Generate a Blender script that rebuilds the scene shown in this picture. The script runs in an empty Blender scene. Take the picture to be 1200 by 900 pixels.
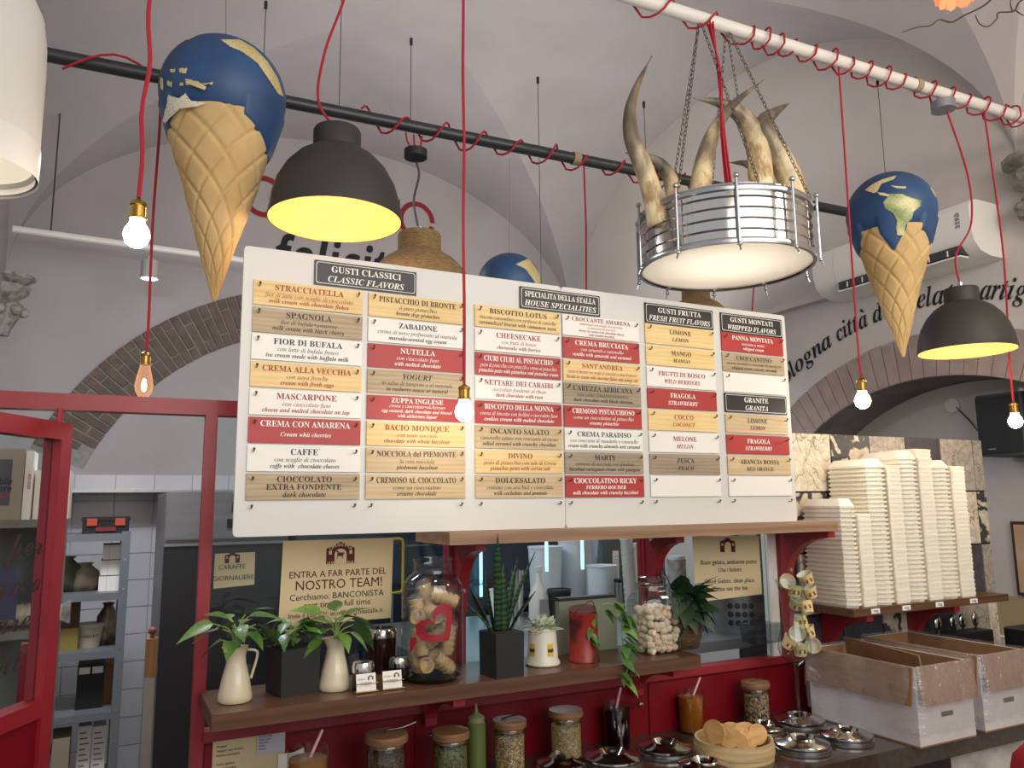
import bpy, bmesh, math, random
import numpy as np
from math import sin, cos, pi, radians, sqrt
from mathutils import Matrix, Vector
random.seed(7)
SC = bpy.context.scene
COL = SC.collection

# ------------------------------------------------------------------ camera (solved from the vanishing points)
FPX = 925.0
def _n(v): return v / np.linalg.norm(v)
_up = -_n(np.array([-70., -6150., FPX]))
if _up[1] > 0: _up = -_up
_xd = _n(np.array([1839., 118., FPX])); _xd = _n(_xd - _up * _xd.dot(_up))
_yd = np.cross(_up, _xd)
if _yd[2] < 0: _yd = -_yd
RW = np.array([_xd, _yd, _up])
EYE = np.array([0, 0, 1.62])
def _ray(u, v): return RW @ np.array([(u - 600) / FPX, (v - 450) / FPX, 1.])
def aY(u, v, Y): d = _ray(u, v); return Vector(EYE + d * (Y - EYE[1]) / d[1])
def aZ(u, v, Z): d = _ray(u, v); return Vector(EYE + d * (Z - EYE[2]) / d[2])
def aX(u, v, X): d = _ray(u, v); return Vector(EYE + d * (X - EYE[0]) / d[0])

cd = bpy.data.cameras.new('camera'); cam = bpy.data.objects.new('camera', cd); COL.objects.link(cam)
cd.sensor_width = 36; cd.lens = 36 * FPX / 1200; cd.clip_start = .01
_m = Matrix(((RW[0][0], -RW[0][1], -RW[0][2], 0), (RW[1][0], -RW[1][1], -RW[1][2], 0), (RW[2][0], -RW[2][1], -RW[2][2], 1.62), (0, 0, 0, 1)))
cam.matrix_world = _m
SC.camera = cam

# ------------------------------------------------------------------ world, lights, exposure
w = bpy.data.worlds.new('world'); SC.world = w; w.use_nodes = True
w.node_tree.nodes['Background'].inputs[0].default_value = (.93, .93, .95, 1)
w.node_tree.nodes['Background'].inputs[1].default_value = .55
def area(name, loc, target, sx, sy, power, col):
    l = bpy.data.lights.new(name, 'AREA'); l.shape = 'RECTANGLE'; l.size = sx; l.size_y = sy; l.energy = power; l.color = col
    o = bpy.data.objects.new(name, l); o.location = loc
    o.rotation_euler = (Vector(target) - Vector(loc)).to_track_quat('-Z', 'Y').to_euler(); COL.objects.link(o); return o
area('shop_window_light', (.3, -4.2, 2.6), (1.4, 2.5, 2.3), 4.5, 2.2, 26, (1, .93, .83))
area('shop_ceiling_light', (1.1, -.7, 2.85), (1.2, 1.7, 1.75), 2.4, .7, 18.5, (1, .94, .87))
area('vault_fill_shop', (1.2, -.8, 2.2), (1.5, 1.6, 4), 2.2, 1.2, 30, (1, .95, .91))  # added fill without a fixture, brightens the vault from below
area('vault_fill_kitchen', (1.6, 3.2, 2.45), (1.4, 3.6, 4.2), 2.4, .8, 24, (1, .96, .93))  # added fill too, lifts the vault over the kitchen
area('ceiling_spot_light', (2.3, .3, 2.8), (2.2, 1.7, 1.45), .35, .35, 8, (1, .88, .66))
area('kitchen_ceiling_light', (-.1, 2.9, 2.75), (.3, 3.8, 0), .8, .25, 28, (.92, .95, 1))
area('kitchen_right_light', (2.0, 3.4, 2.45), (1.6, 3.4, 0), 1.0, .25, 17, (.80, .9, 1))
SC.view_settings.view_transform = 'Standard'; SC.view_settings.look = 'None'
SC.view_settings.gamma = 1; SC.view_settings.use_curve_mapping = False
SC.view_settings.exposure = 0.0

# ------------------------------------------------------------------ materials
def lin(c):
    if isinstance(c, str): c = [int(c[i:i + 2], 16) / 255 for i in (0, 2, 4)]
    return tuple((x / 12.92 if x <= .04045 else ((x + .055) / 1.055) ** 2.4) for x in c) + (1,)
MC = {}
def newmat(name):
    m = bpy.data.materials.new(name); m.use_nodes = True; nt = m.node_tree
    return m, nt, nt.nodes['Principled BSDF']
def coords(nt, kind='Object', scale=(1, 1, 1), rnd=False):
    tc = nt.nodes.new('ShaderNodeTexCoord'); mp = nt.nodes.new('ShaderNodeMapping'); mp.inputs['Scale'].default_value = scale
    nt.links.new(tc.outputs[kind], mp.inputs[0])
    if rnd:
        oi = nt.nodes.new('ShaderNodeObjectInfo'); mu = nt.nodes.new('ShaderNodeVectorMath'); mu.operation = 'SCALE'
        cb = nt.nodes.new('ShaderNodeCombineXYZ')
        for i in range(3): nt.links.new(oi.outputs['Random'], cb.inputs[i])
        nt.links.new(cb.outputs[0], mu.inputs[0]); mu.inputs['Scale'].default_value = 37
        nt.links.new(mu.outputs[0], mp.inputs['Location'])
    return mp.outputs[0]
def ramp(nt, fac, stops):
    r = nt.nodes.new('ShaderNodeValToRGB'); e = r.color_ramp.elements
    while len(e) < len(stops): e.new(.5)
    for i, (p, c) in enumerate(stops): e[i].position = p; e[i].color = lin(c)
    nt.links.new(fac, r.inputs[0]); return r.outputs[0]
def noise(nt, vec, scale, detail=4, rough=.55):
    n = nt.nodes.new('ShaderNodeTexNoise'); n.inputs['Scale'].default_value = scale; n.inputs['Detail'].default_value = detail; n.inputs['Roughness'].default_value = rough
    nt.links.new(vec, n.inputs['Vector']); return n.outputs[0]
def bump(nt, h, b, strength=.2, dist=.01):
    n = nt.nodes.new('ShaderNodeBump'); n.inputs['Strength'].default_value = strength; n.inputs['Distance'].default_value = dist
    nt.links.new(h, n.inputs['Height']); nt.links.new(n.outputs[0], b.inputs['Normal'])
def mat(name, c, rough=.5, metal=0, c2=None, ns=20, stretch=(1, 1, 1), bmp=0, spec=.5, coat=0, emit=0, kind='Object', rnd=False, lo=.35, hi=.7, sss=0):
    if name in MC: return MC[name]
    m, nt, b = newmat(name)
    b.inputs['Base Color'].default_value = lin(c); b.inputs['Roughness'].default_value = rough; b.inputs['Metallic'].default_value = metal
    b.inputs['Specular IOR Level'].default_value = spec; b.inputs['Coat Weight'].default_value = coat
    if sss: b.inputs['Subsurface Weight'].default_value = sss; b.inputs['Subsurface Scale'].default_value = .01
    if emit: b.inputs['Emission Color'].default_value = lin(c); b.inputs['Emission Strength'].default_value = emit
    if c2 or bmp:
        v = coords(nt, kind, stretch, rnd); f = noise(nt, v, ns)
        if c2: nt.links.new(ramp(nt, f, [(lo, c), (hi, c2)]), b.inputs['Base Color'])
        if bmp: bump(nt, f, b, bmp)
    MC[name] = m; return m
def glassmat(name, tint='ffffff', gl=.05, rough=.02, ior=1.45, boost=1.0):
    if name in MC: return MC[name]
    m, nt, b = newmat(name); nt.nodes.remove(b)
    tr = nt.nodes.new('ShaderNodeBsdfTransparent'); tr.inputs[0].default_value = lin(tint)
    g = nt.nodes.new('ShaderNodeBsdfGlossy'); g.inputs['Roughness'].default_value = rough
    fr = nt.nodes.new('ShaderNodeLayerWeight'); fr.inputs['Blend'].default_value = .5
    pw = nt.nodes.new('ShaderNodeMath'); pw.operation = 'POWER'; pw.inputs[1].default_value = 4; nt.links.new(fr.outputs['Facing'], pw.inputs[0])
    mu = nt.nodes.new('ShaderNodeMath'); mu.operation = 'MULTIPLY_ADD'; mu.inputs[1].default_value = boost * .55; mu.inputs[2].default_value = gl
    nt.links.new(pw.outputs[0], mu.inputs[0]); mu.use_clamp = True
    mx = nt.nodes.new('ShaderNodeMixShader'); nt.links.new(mu.outputs[0], mx.inputs[0]); nt.links.new(tr.outputs[0], mx.inputs[1]); nt.links.new(g.outputs[0], mx.inputs[2])
    nt.links.new(mx.outputs[0], nt.nodes['Material Output'].inputs[0]); MC[name] = m; return m
def emat(name, c, s):
    if name in MC: return MC[name]
    m, nt, b = newmat(name); b.inputs['Base Color'].default_value = lin(c); b.inputs['Emission Color'].default_value = lin(c); b.inputs['Emission Strength'].default_value = s
    MC[name] = m; return m
def wood(name, c, c2, c3, scale=9, along='X', rough=.5, rnd=True, bmp=.05):
    if name in MC: return MC[name]
    m, nt, b = newmat(name); st = {'X': (.25, 2, 2.6), 'Z': (2.5, 2.5, .3), 'Y': (2.5, .3, 2.5)}[along]
    v = coords(nt, 'Object', st, rnd)
    f = noise(nt, v, scale, 6, .6)
    wv = nt.nodes.new('ShaderNodeTexWave'); wv.wave_type = 'BANDS'; wv.bands_direction = {'X': 'Z', 'Z': 'X', 'Y': 'X'}[along]
    wv.inputs['Scale'].default_value = scale * .8; wv.inputs['Distortion'].default_value = 7; wv.inputs['Detail'].default_value = 3; wv.inputs['Detail Scale'].default_value = 1.2
    nt.links.new(v, wv.inputs[0])
    mx = nt.nodes.new('ShaderNodeMath'); mx.operation = 'MULTIPLY_ADD'; mx.inputs[1].default_value = .18; nt.links.new(wv.outputs[1], mx.inputs[0])
    m2 = nt.nodes.new('ShaderNodeMath'); m2.operation = 'MULTIPLY'; m2.inputs[1].default_value = .85; nt.links.new(f, m2.inputs[0]); nt.links.new(m2.outputs[0], mx.inputs[2])
    nt.links.new(ramp(nt, mx.outputs[0], [(.15, c3), (.42, c2), (.75, c)]), b.inputs['Base Color'])
    b.inputs['Roughness'].default_value = rough; bump(nt, mx.outputs[0], b, bmp, .004); MC[name] = m; return m

RED = mat('red_painted_metal', '94202a', .42, c2='861a24', ns=6, coat=.08)
REDP = mat('red_panel_paint', '780a18', .4, c2='6c0814', ns=5, spec=.3)
PLASTER = mat('grey_plaster', 'b0aaaa', .9, c2='a5a09f', ns=2.2, bmp=.05)
PLASTER2 = mat('warm_white_plaster', 'cbc4c0', .9, c2='c2bbb6', ns=2, bmp=.05)
BLACK = mat('black_matt', '17171a', .55)
CORDR = mat('red_fabric_cord', 'a5182e', .75)
BRASS = mat('aged_brass', '9a7a3c', .3, 1)
STEEL = mat('brushed_steel', 'b4b4b6', .28, 1)
CHROME = mat('polished_steel', 'd2cfcb', .12, 1)
DKSTEEL = mat('dark_steel', '55585c', .35, .85)
WHITE = mat('white_gloss', 'e9e6df', .35)
PAPERW = mat('white_paper', 'efece6', .8)
GLASS = glassmat('clear_glass', 'f4f8f8', .02, boost=.8)
JAR = glassmat('jar_glass', 'e9f1f0', .07, boost=1.3)
WIRE = mat('dark_wire', '3a3838', .5)
BRN = wood('dark_walnut_shelf', '6b4a34', '553826', '402818', 7, 'X', .32)
PINE = wood('yellow_pine', 'e9cf98', 'dcba78', 'c69e5c', 10, 'X', .55)
OAK = wood('grey_oak', 'bfa88a', 'a98f70', '85694c', 12, 'X', .55)
OAKL = wood('light_oak', 'd0b793', 'c0a480', '9c7f5a', 11, 'X', .55)
CARD = mat('brown_cardboard', '8f6c4c', .85, c2='846244', ns=30)

# ------------------------------------------------------------------ mesh builder
class MB:
    def __init__(s): s.v = []; s.f = []
    def add(s, vs, fs):
        n = len(s.v); s.v += [tuple(p) for p in vs]; s.f += [tuple(i + n for i in f) for f in fs]; return s
    def box(s, x0, x1, y0, y1, z0, z1, M=None):
        P = [(x, y, z) for z in (z0, z1) for y in (y0, y1) for x in (x0, x1)]
        if M is not None: P = [M @ Vector(p) for p in P]
        return s.add(P, [(0, 2, 3, 1), (4, 5, 7, 6), (0, 1, 5, 4), (2, 6, 7, 3), (0, 4, 6, 2), (1, 3, 7, 5)])
    def bbox(s, c, d, M=None): return s.box(c[0] - d[0] / 2, c[0] + d[0] / 2, c[1] - d[1] / 2, c[1] + d[1] / 2, c[2] - d[2] / 2, c[2] + d[2] / 2, M)
    def rbox(s, x0, x1, y0, y1, z0, z1, r=.01, n=3, M=None):     # vertical-edge rounded box
        pts = []
        for cx, cy, a in ((x1 - r, y1 - r, 0), (x0 + r, y1 - r, 90), (x0 + r, y0 + r, 180), (x1 - r, y0 + r, 270)):
            for k in range(n + 1): t = radians(a + 90 * k / n); pts.append((cx + r * cos(t), cy + r * sin(t)))
        return s.prism(pts, z0, z1, M=M)
    def prism(s, pts, z0, z1, ax='Z', M=None, s1=1.0):
        n = len(pts); f = {'Z': lambda a, b, c: (a, b, c), 'Y': lambda a, b, c: (a, c, b), 'X': lambda a, b, c: (c, a, b)}[ax]
        cx = sum(p[0] for p in pts) / n; cy = sum(p[1] for p in pts) / n
        P = [f(a, b, z0) for a, b in pts] + [f(cx + (a - cx) * s1, cy + (b - cy) * s1, z1) for a, b in pts]
        if M is not None: P = [M @ Vector(p) for p in P]
        return s.add(P, [tuple(range(n - 1, -1, -1)), tuple(range(n, 2 * n))] + [(i, (i + 1) % n, (i + 1) % n + n, i + n) for i in range(n)])
    def lathe(s, prof, n=32, M=None, c=(0, 0, 0), closed=False, rf=None):
        P = []; rows = []
        for r, z in prof:
            if r < 1e-6: rows.append([len(P)]); P.append((c[0], c[1], c[2] + z))
            else:
                rows.append(list(range(len(P), len(P) + n)))
                for k in range(n):
                    a = 2 * pi * k / n; rr = r * (rf(a, z) if rf else 1); P.append((c[0] + rr * cos(a), c[1] + rr * sin(a), c[2] + z))
        F = []
        for A, B in zip(rows, rows[1:]):
            if len(A) == 1 and len(B) == 1: continue
            for k in range(n):
                k2 = (k + 1) % n
                if len(A) == 1: F.append((A[0], B[k], B[k2]))
                elif len(B) == 1: F.append((A[k], A[k2], B[0]))
                else: F.append((A[k], A[k2], B[k2], B[k]))
        if M is not None: P = [M @ Vector(p) for p in P]
        return s.add(P, F)
    def cyl(s, c, r, h, n=20, M=None, r2=None):
        r2 = r if r2 is None else r2
        return s.lathe([(0, 0), (r, 0), (r2, h), (0, h)], n, M, c)
    def sphere(s, c, r, n=16, m=10, sc=(1, 1, 1)):
        P = [(r * sin(pi * i / m), -r * cos(pi * i / m)) for i in range(m + 1)]; P[0] = (0, -r); P[-1] = (0, r)
        M = Matrix.Translation(c) @ Matrix.Diagonal((sc[0], sc[1], sc[2], 1)); return s.lathe(P, n, M)
    def tube(s, pts, r, n=6, cap=True):
        pts = [Vector(p) for p in pts]; N = len(pts); R = r if isinstance(r, (list, tuple)) else [r] * N
        P = []; up = None
        for i, p in enumerate(pts):
            t = (pts[min(i + 1, N - 1)] - pts[max(i - 1, 0)]).normalized()
            if up is None: up = t.orthogonal().normalized()
            up = (up - t * up.dot(t)); up = up.normalized() if up.length > 1e-6 else t.orthogonal().normalized()
            b = t.cross(up)
            for k in range(n): a = 2 * pi * k / n; P.append(p + (up * cos(a) + b * sin(a)) * R[i])
        F = [(i * n + k, i * n + (k + 1) % n, (i + 1) * n + (k + 1) % n, (i + 1) * n + k) for i in range(N - 1) for k in range(n)]
        if cap: F += [tuple(range(n - 1, -1, -1)), tuple(range((N - 1) * n, N * n))]
        return s.add(P, F)
    def quad(s, a, b, c, d): return s.add([a, b, c, d], [(0, 1, 2, 3)])
    def text(s, t, st, h, x, z, maxw=None, align=0, M=None, depth=0, y=0, slant=0):
        V, F = textmesh(t, st)
        if not V: return s
        k = h / .7; xs = [p[0] for p in V]; x0, x1 = min(xs), max(xs); wd = (x1 - x0) * k; kx = k
        if maxw and wd > maxw: kx = k * maxw / wd
        off = {0: -(x0 + x1) / 2, -1: -x0, 1: -x1}[align]
        P = [Vector((x + (p[0] + off) * kx + slant * p[1] * k, y, z + p[1] * k)) for p in V]
        if M is not None: P = [M @ p for p in P]
        return s.add(P, F)
    def build(s, name, m, parent=None, smooth=False, fix=True, data_name=None):
        me = bpy.data.meshes.new(name); me.from_pydata(s.v, [], s.f)
        if fix and len(s.f) < 60000:
            bm = bmesh.new(); bm.from_mesh(me); bmesh.ops.recalc_face_normals(bm, faces=bm.faces); bm.to_mesh(me); bm.free()
        if smooth:
            me.polygons.foreach_set('use_smooth', [True] * len(me.polygons))
            if smooth != 'all':
                me.set_sharp_from_angle(angle=radians(38))
        me.materials.append(m); me.update()
        o = bpy.data.objects.new(name, me); COL.objects.link(o)
        if parent: o.parent = parent
        return o
TC = {}
_fc = bpy.data.curves.new('lettering', 'FONT'); _fc.resolution_u = 2; _fo = bpy.data.objects.new('lettering', _fc)
def textmesh(t, st=None):
    if (t, st) in TC: return TC[(t, st)]
    base = {'b': (0x1D400, 0x1D41A), 'i': (0x1D434, 0x1D44E), 'bi': (0x1D468, 0x1D482), 'bs': (0x1D4D0, 0x1D4EA), 'sb': (0x1D5D4, 0x1D5EE), 'sbi': (0x1D63C, 0x1D656)}.get(st)
    o = ''
    for c in t:
        acc = ''
        if c in 'àÀèÈ' and base: c = {'à': 'a', 'À': 'A', 'è': 'e', 'È': 'E'}[c]; acc = '`'
        if base and 'A' <= c <= 'Z': o += chr(base[0] + ord(c) - 65)
        elif st == 'i' and c == 'h': o += '\u210e'
        elif base and 'a' <= c <= 'z': o += chr(base[1] + ord(c) - 97)
        else: o += c
        if acc: o += '\u0300'
    _fc.body = o; me = bpy.data.meshes.new_from_object(_fo)
    V = [tuple(v.co) for v in me.vertices]; F = [tuple(p.vertices) for p in me.polygons]
    bpy.data.meshes.remove(me); TC[(t, st)] = (V, F); return V, F
def T(name, label, cat, loc=(0, 0, 0), group=None, rz=0, rx=0, ry=0):
    o = bpy.data.objects.new(name, None); o.empty_display_size = .05; COL.objects.link(o); o.location = loc; o.rotation_euler = (rx, ry, rz)
    o['label'] = label; o['category'] = cat
    if group: o['group'] = group
    return o
def tag(o, label, cat, group=None, kind=None):
    o['label'] = label; o['category'] = cat
    if group: o['group'] = group
    if kind: o['kind'] = kind
    return o
def structure(o): o['kind'] = 'structure'; return o
def stuff(o): o['kind'] = 'stuff'; return o
KIDS = {}
def copy_tree(o, loc=None, rot=None, label=None, scale=None):
    c = o.copy(); COL.objects.link(c)
    if loc is not None: c.location = loc
    if rot is not None: c.rotation_euler = rot
    if scale is not None: c.scale = (scale,) * 3
    if label: c['label'] = label
    def rec(a, b):
        for ch in [x for x in bpy.data.objects if x.parent == a]:
            d = ch.copy(); COL.objects.link(d); d.parent = b; rec(ch, d)
    rec(o, c); return c
def shared(name, src, m=None, parent=None, M=None):
    o = bpy.data.objects.new(name, src.data if hasattr(src, 'data') else src); COL.objects.link(o)
    if M is not None: o.matrix_world = M
    if parent: o.parent = parent
    return o
def Rm(rx=0, ry=0, rz=0): return Matrix.Rotation(rz, 4, 'Z') @ Matrix.Rotation(ry, 4, 'Y') @ Matrix.Rotation(rx, 4, 'X')
def Tr(*p): return Matrix.Translation(Vector(p) if len(p) == 3 else Vector(p[0]))
def bez(pts, n=12):     # Catmull-Rom through points
    P = [Vector(p) for p in pts]; P = [P[0] * 2 - P[1]] + P + [P[-1] * 2 - P[-2]]; out = []
    for i in range(1, len(P) - 2):
        for k in range(n):
            t = k / n; a, b, c, d = P[i - 1:i + 3]
            out.append(.5 * ((2 * b) + (c - a) * t + (2 * a - 5 * b + 4 * c - d) * t * t + (3 * b - a - 3 * c + d) * t ** 3))
    out.append(P[-2]); return out
ORD = ['top', 'second', 'third', 'fourth', 'fifth', 'sixth', 'seventh', 'bottom']

# ================================================================== THE SETTING
XW, XN, YB, YP, ZS = 3.1, 3.4, 5.07, 1.84, 2.9
bays = [(-.58, 3.1, 1.71, 5.07, 4.05), (-.58, 3.1, -1.65, 1.71, 4.05)]
ceil = structure(T('ceiling', 'x', 'x', (0, 0, 0)))
del ceil['label']; del ceil['category']
NB = 40
for x0, x1, y0, y1, zc in bays:
    xc, yc, ax, ay = (x0 + x1) / 2, (y0 + y1) / 2, (x1 - x0) / 2, (y1 - y0) / 2
    zf = lambda t: ZS + (zc - ZS) * sin(t)
    for side in range(4):
        b = MB(); P = []
        for i in range(NB + 1):
            t = pi * i / NB; c = cos(t)
            if side == 0: P += [(x1, yc - ay * c, zf(t)), (xc + ax * abs(c), yc - ay * c, zf(t))]
            if side == 1: P += [(x0, yc - ay * c, zf(t)), (xc - ax * abs(c), yc - ay * c, zf(t))]
            if side == 2: P += [(xc - ax * c, y1, zf(t)), (xc - ax * c, yc + ay * abs(c), zf(t))]
            if side == 3: P += [(xc - ax * c, y0, zf(t)), (xc - ax * c, yc - ay * abs(c), zf(t))]
        b.add(P, [(2 * i, 2 * i + 1, 2 * i + 3, 2 * i + 2) for i in range(NB)])
        b.build('vault_web', PLASTER2 if y1 < 2 else PLASTER, ceil, smooth='all')
floor_m = mat('grey_floor_tiles', '6f6a66', .45, c2='5f5a56', ns=5)
structure(MB().box(-7, 3.4, -7, 5.3, -.1, 0).build('floor', floor_m))
structure(MB().box(-.58, 3.1, 2.05, 5.07, 0, .17).build('trim_5', mat('kitchen_floor', '9a928c', .4, c2='8a827c', ns=8)))

# right wall with the brick arch and the niche behind it
AC_Y, AC_Z, RO, RI = 2.18, .995, 1.33, 1.135
def vprof(y):
    for x0, x1, y0, y1, zc in bays:
        if y0 - 1e-6 <= y <= y1 + 1e-6: return ZS + (zc - ZS) * sqrt(max(0, 1 - ((y - (y0 + y1) / 2) / ((y1 - y0) / 2)) ** 2))
    return ZS
b = MB(); ys = [-1.65 + 3.36 * (1 - cos(pi * i / 40)) / 2 for i in range(41)] + [1.71 + 3.36 * (1 - cos(pi * i / 40)) / 2 for i in range(1, 41)]
ys = sorted(set([round(y, 4) for y in ys] + [round(AC_Y + RO * sin(pi * (k / 30 - .5)), 4) for k in range(31)]))
for a, c in zip(ys, ys[1:]):
    def lo(y): return AC_Z + sqrt(max(0, RO ** 2 - (y - AC_Y) ** 2)) if abs(y - AC_Y) < RO - 1e-4 else (AC_Z if abs(y - AC_Y) < RO + 1e-3 else 0)
    inside = abs((a + c) / 2 - AC_Y) < RO
    la, lc = (lo(a) if inside else 0), (lo(c) if inside else 0)
    b.quad((XW, a, la), (XW, c, lc), (XW, c, vprof(c) + .002), (XW, a, vprof(a) + .002))
for s in (-1, 1):
    ya, yb_ = sorted((AC_Y + s * RI, AC_Y + s * RO)); b.quad((XW, ya, 0), (XW, yb_, 0), (XW, yb_, AC_Z), (XW, ya, AC_Z))
wr = structure(b.build('wall_right', PLASTER2))
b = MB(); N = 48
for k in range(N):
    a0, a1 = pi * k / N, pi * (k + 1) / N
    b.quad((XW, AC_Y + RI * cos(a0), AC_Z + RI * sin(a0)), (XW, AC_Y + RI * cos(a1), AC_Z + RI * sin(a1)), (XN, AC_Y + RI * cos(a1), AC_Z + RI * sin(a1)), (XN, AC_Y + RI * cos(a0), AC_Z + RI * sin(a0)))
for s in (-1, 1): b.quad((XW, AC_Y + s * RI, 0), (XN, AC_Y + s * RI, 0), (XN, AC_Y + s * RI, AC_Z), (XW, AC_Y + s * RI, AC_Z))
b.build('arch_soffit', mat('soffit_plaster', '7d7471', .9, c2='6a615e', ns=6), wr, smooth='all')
BRK = mat('worn_arch_brick', '94807a', .9, c2='ab9a92', ns=9, stretch=(1, 1, 1), bmp=.25, rnd=True, lo=.3, hi=.75)
BRK2 = mat('dark_arch_brick', '5f524a', .9, c2='75665c', ns=14, bmp=.3, rnd=True)
MORT = mat('arch_mortar', 'a79d98', .95, c2='b2aaa6', ns=20)
b = MB()
for k in range(N):
    a0, a1 = pi * k / N, pi * (k + 1) / N
    b.quad((XW - .001, AC_Y + RI * cos(a0), AC_Z + RI * sin(a0)), (XW - .001, AC_Y + RI * cos(a1), AC_Z + RI * sin(a1)), (XW - .001, AC_Y + RO * cos(a1), AC_Z + RO * sin(a1)), (XW - .001, AC_Y + RO * cos(a0), AC_Z + RO * sin(a0)))
b.build('arch_mortar', MORT, wr)
nb = 62; rb = random.Random(3)
for k in range(nb):
    a0, a1 = pi * (k + .035) / nb, pi * (k + .965) / nb; q = .004 + rb.random() * .005
    r1, r2 = RI + .002, RO - rb.random() * .012
    pts = [(AC_Y + r1 * cos(a0), AC_Z + r1 * sin(a0)), (AC_Y + r1 * cos(a1), AC_Z + r1 * sin(a1)), (AC_Y + r2 * cos(a1), AC_Z + r2 * sin(a1)), (AC_Y + r2 * cos(a0), AC_Z + r2 * sin(a0))]
    MB().prism(pts, XW - q, XW, 'X').build('brick', BRK, wr)
# lettering following the arch
b = MB(); s = 'Bologna città del gelato artigianale'
BLK_PAINT = mat('black_wall_paint', '1d1c1f', .8)
wid = {'i': .45, 'l': .42, 't': .52, ' ': .46, 'r': .6, 'e': .66, 'c': .66, 'm': 1.2, 'B': 1.0, 'z': .7}
cum = [0]
for ch in s: cum.append(cum[-1] + wid.get(ch, .82))
def arc_at(u, v): p = aX(u, v, XW); return math.atan2(p.z - AC_Z, p.y - AC_Y)
keys = [(cum[1], arc_at(917, 444)), (cum[8], arc_at(980, 392)), (cum[14], arc_at(1023, 372)), (cum[18], arc_at(1062, 362)), (cum[22], arc_at(1107, 345)), (cum[25], arc_at(1149, 342)), (cum[30], arc_at(1203, 348))]
keys = [(0, keys[0][1] - (keys[1][1] - keys[0][1]) / (keys[1][0] - keys[0][0]) * keys[0][0])] + keys + [(cum[-1], keys[-1][1] + (cum[-1] - keys[-1][0]) * .052)]
hh = .088
for i, ch in enumerate(s):
    if ch == ' ': continue
    f = lambda q: float(np.interp(q, [k[0] for k in keys], [k[1] for k in keys]))
    a0, a1 = f(cum[i]), f(cum[i + 1]); a = (a0 + a1) / 2; adv = (a1 - a0) * 1.44
    V, F = textmesh('a' if ch == 'à' else ch, 'bi'); xs = [p[0] for p in V]; cx = (min(xs) + max(xs)) / 2; kz = hh / .7; k = min(kz * 1.15, adv * 1.02 / (max(xs) - min(xs)))
    parts = [(V, F)]
    if ch == 'à': parts.append(([(.0 + cx, .66, 0), (.14 + cx, .55, 0), (.18 + cx, .58, 0), (.08 + cx, .76, 0)], [(0, 1, 2, 3)]))
    for V, F in parts:
        b.add([(XW - .004, AC_Y + (1.44 + p[1] * kz) * cos(a) - (p[0] - cx) * k * sin(a), AC_Z + (1.44 + p[1] * kz) * sin(a) + (p[0] - cx) * k * cos(a)) for p in V], F)
b.build('lettering', BLK_PAINT, wr)
# moulded corbels where the vault springs
CORB = mat('carved_grey_stone', 'b0aaa2', .95, c2='6e6a66', ns=28, bmp=.6)
for x, y, sx in ((XW, 1.60, -1), (-.58, 5.07, 1)):
    b = MB(); prof = [(.04, -.34), (.05, -.3), (.09, -.22), (.1, -.16), (.07, -.14), (.12, -.1), (.13, -.06), (.1, -.05), (.15, -.02), (.15, 0), (0, 0)]
    b.lathe([(0, -.34)] + prof, 14, c=(x, y, ZS))
    for k in range(8): b.sphere((x + .1 * cos(k * pi / 4), y + .1 * sin(k * pi / 4), ZS - .2), .03, 8, 6)
    stuff(b.build('corbel', CORB, wr, smooth=True))
# ledge on the far part of the right wall
structure(MB().box(XW - .05, XW, 2.62, 5.07, 2.585, 2.615).build('trim_1', PLASTER2))
# niche back wall, wainscot, side ends
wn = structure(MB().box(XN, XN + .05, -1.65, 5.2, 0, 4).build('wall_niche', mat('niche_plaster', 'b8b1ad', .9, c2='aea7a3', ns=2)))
MB().box(XN - .006, XN, .9, 3.3, 1.045, 1.21).build('wainscot_band', mat('beige_paint', '9c8a66', .8), wn)
MB().box(XN - .008, XN, .9, 3.3, .4, 1.04).build('wainscot_panel', mat('pale_dado', 'a8a59a', .7), wn)
MB().box(XN - .014, XN, .9, 3.3, 1.038, 1.046).build('wainscot_rail', WHITE, wn)
b = MB(); b.box(-.63, -.58, 2.0, 5.07, 0, 4.1)
structure(b.build('wall_left', PLASTER))

# back wall: lunette, brick arch, tiles
bx0, bx1, by0, by1, bzc = bays[0]
b = MB(); xs = [bx0 + (bx1 - bx0) * (1 - cos(pi * i / 40)) / 2 for i in range(41)]
vx = lambda x: ZS + (bzc - ZS) * sqrt(max(0, 1 - ((x - (bx0 + bx1) / 2) / ((bx1 - bx0) / 2)) ** 2))
for a, c in zip(xs, xs[1:]): b.quad((a, YB, 0), (c, YB, 0), (c, YB, vx(c) + .002), (a, YB, vx(a) + .002))
wb = structure(b.build('wall_back', PLASTER))
BCX, BCZ, BO, BI = 1.225, 1.257, 1.764, 1.475
rb = random.Random(5); nb = 76
amin = math.asin((1.945 - BCZ) / BO)
b = MB(); N = 40
for k in range(N):
    a0 = amin + (pi - 2 * amin) * k / N; a1 = amin + (pi - 2 * amin) * (k + 1) / N
    b.quad((BCX + BI * cos(a0), YB - .002, BCZ + BI * sin(a0)), (BCX + BO * cos(a0), YB - .002, BCZ + BO * sin(a0)), (BCX + BO * cos(a1), YB - .002, BCZ + BO * sin(a1)), (BCX + BI * cos(a1), YB - .002, BCZ + BI * sin(a1)))
b.build('arch_mortar', mat('grey_arch_mortar', '9c9692', .95, c2='8a8480', ns=30), wb)
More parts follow.
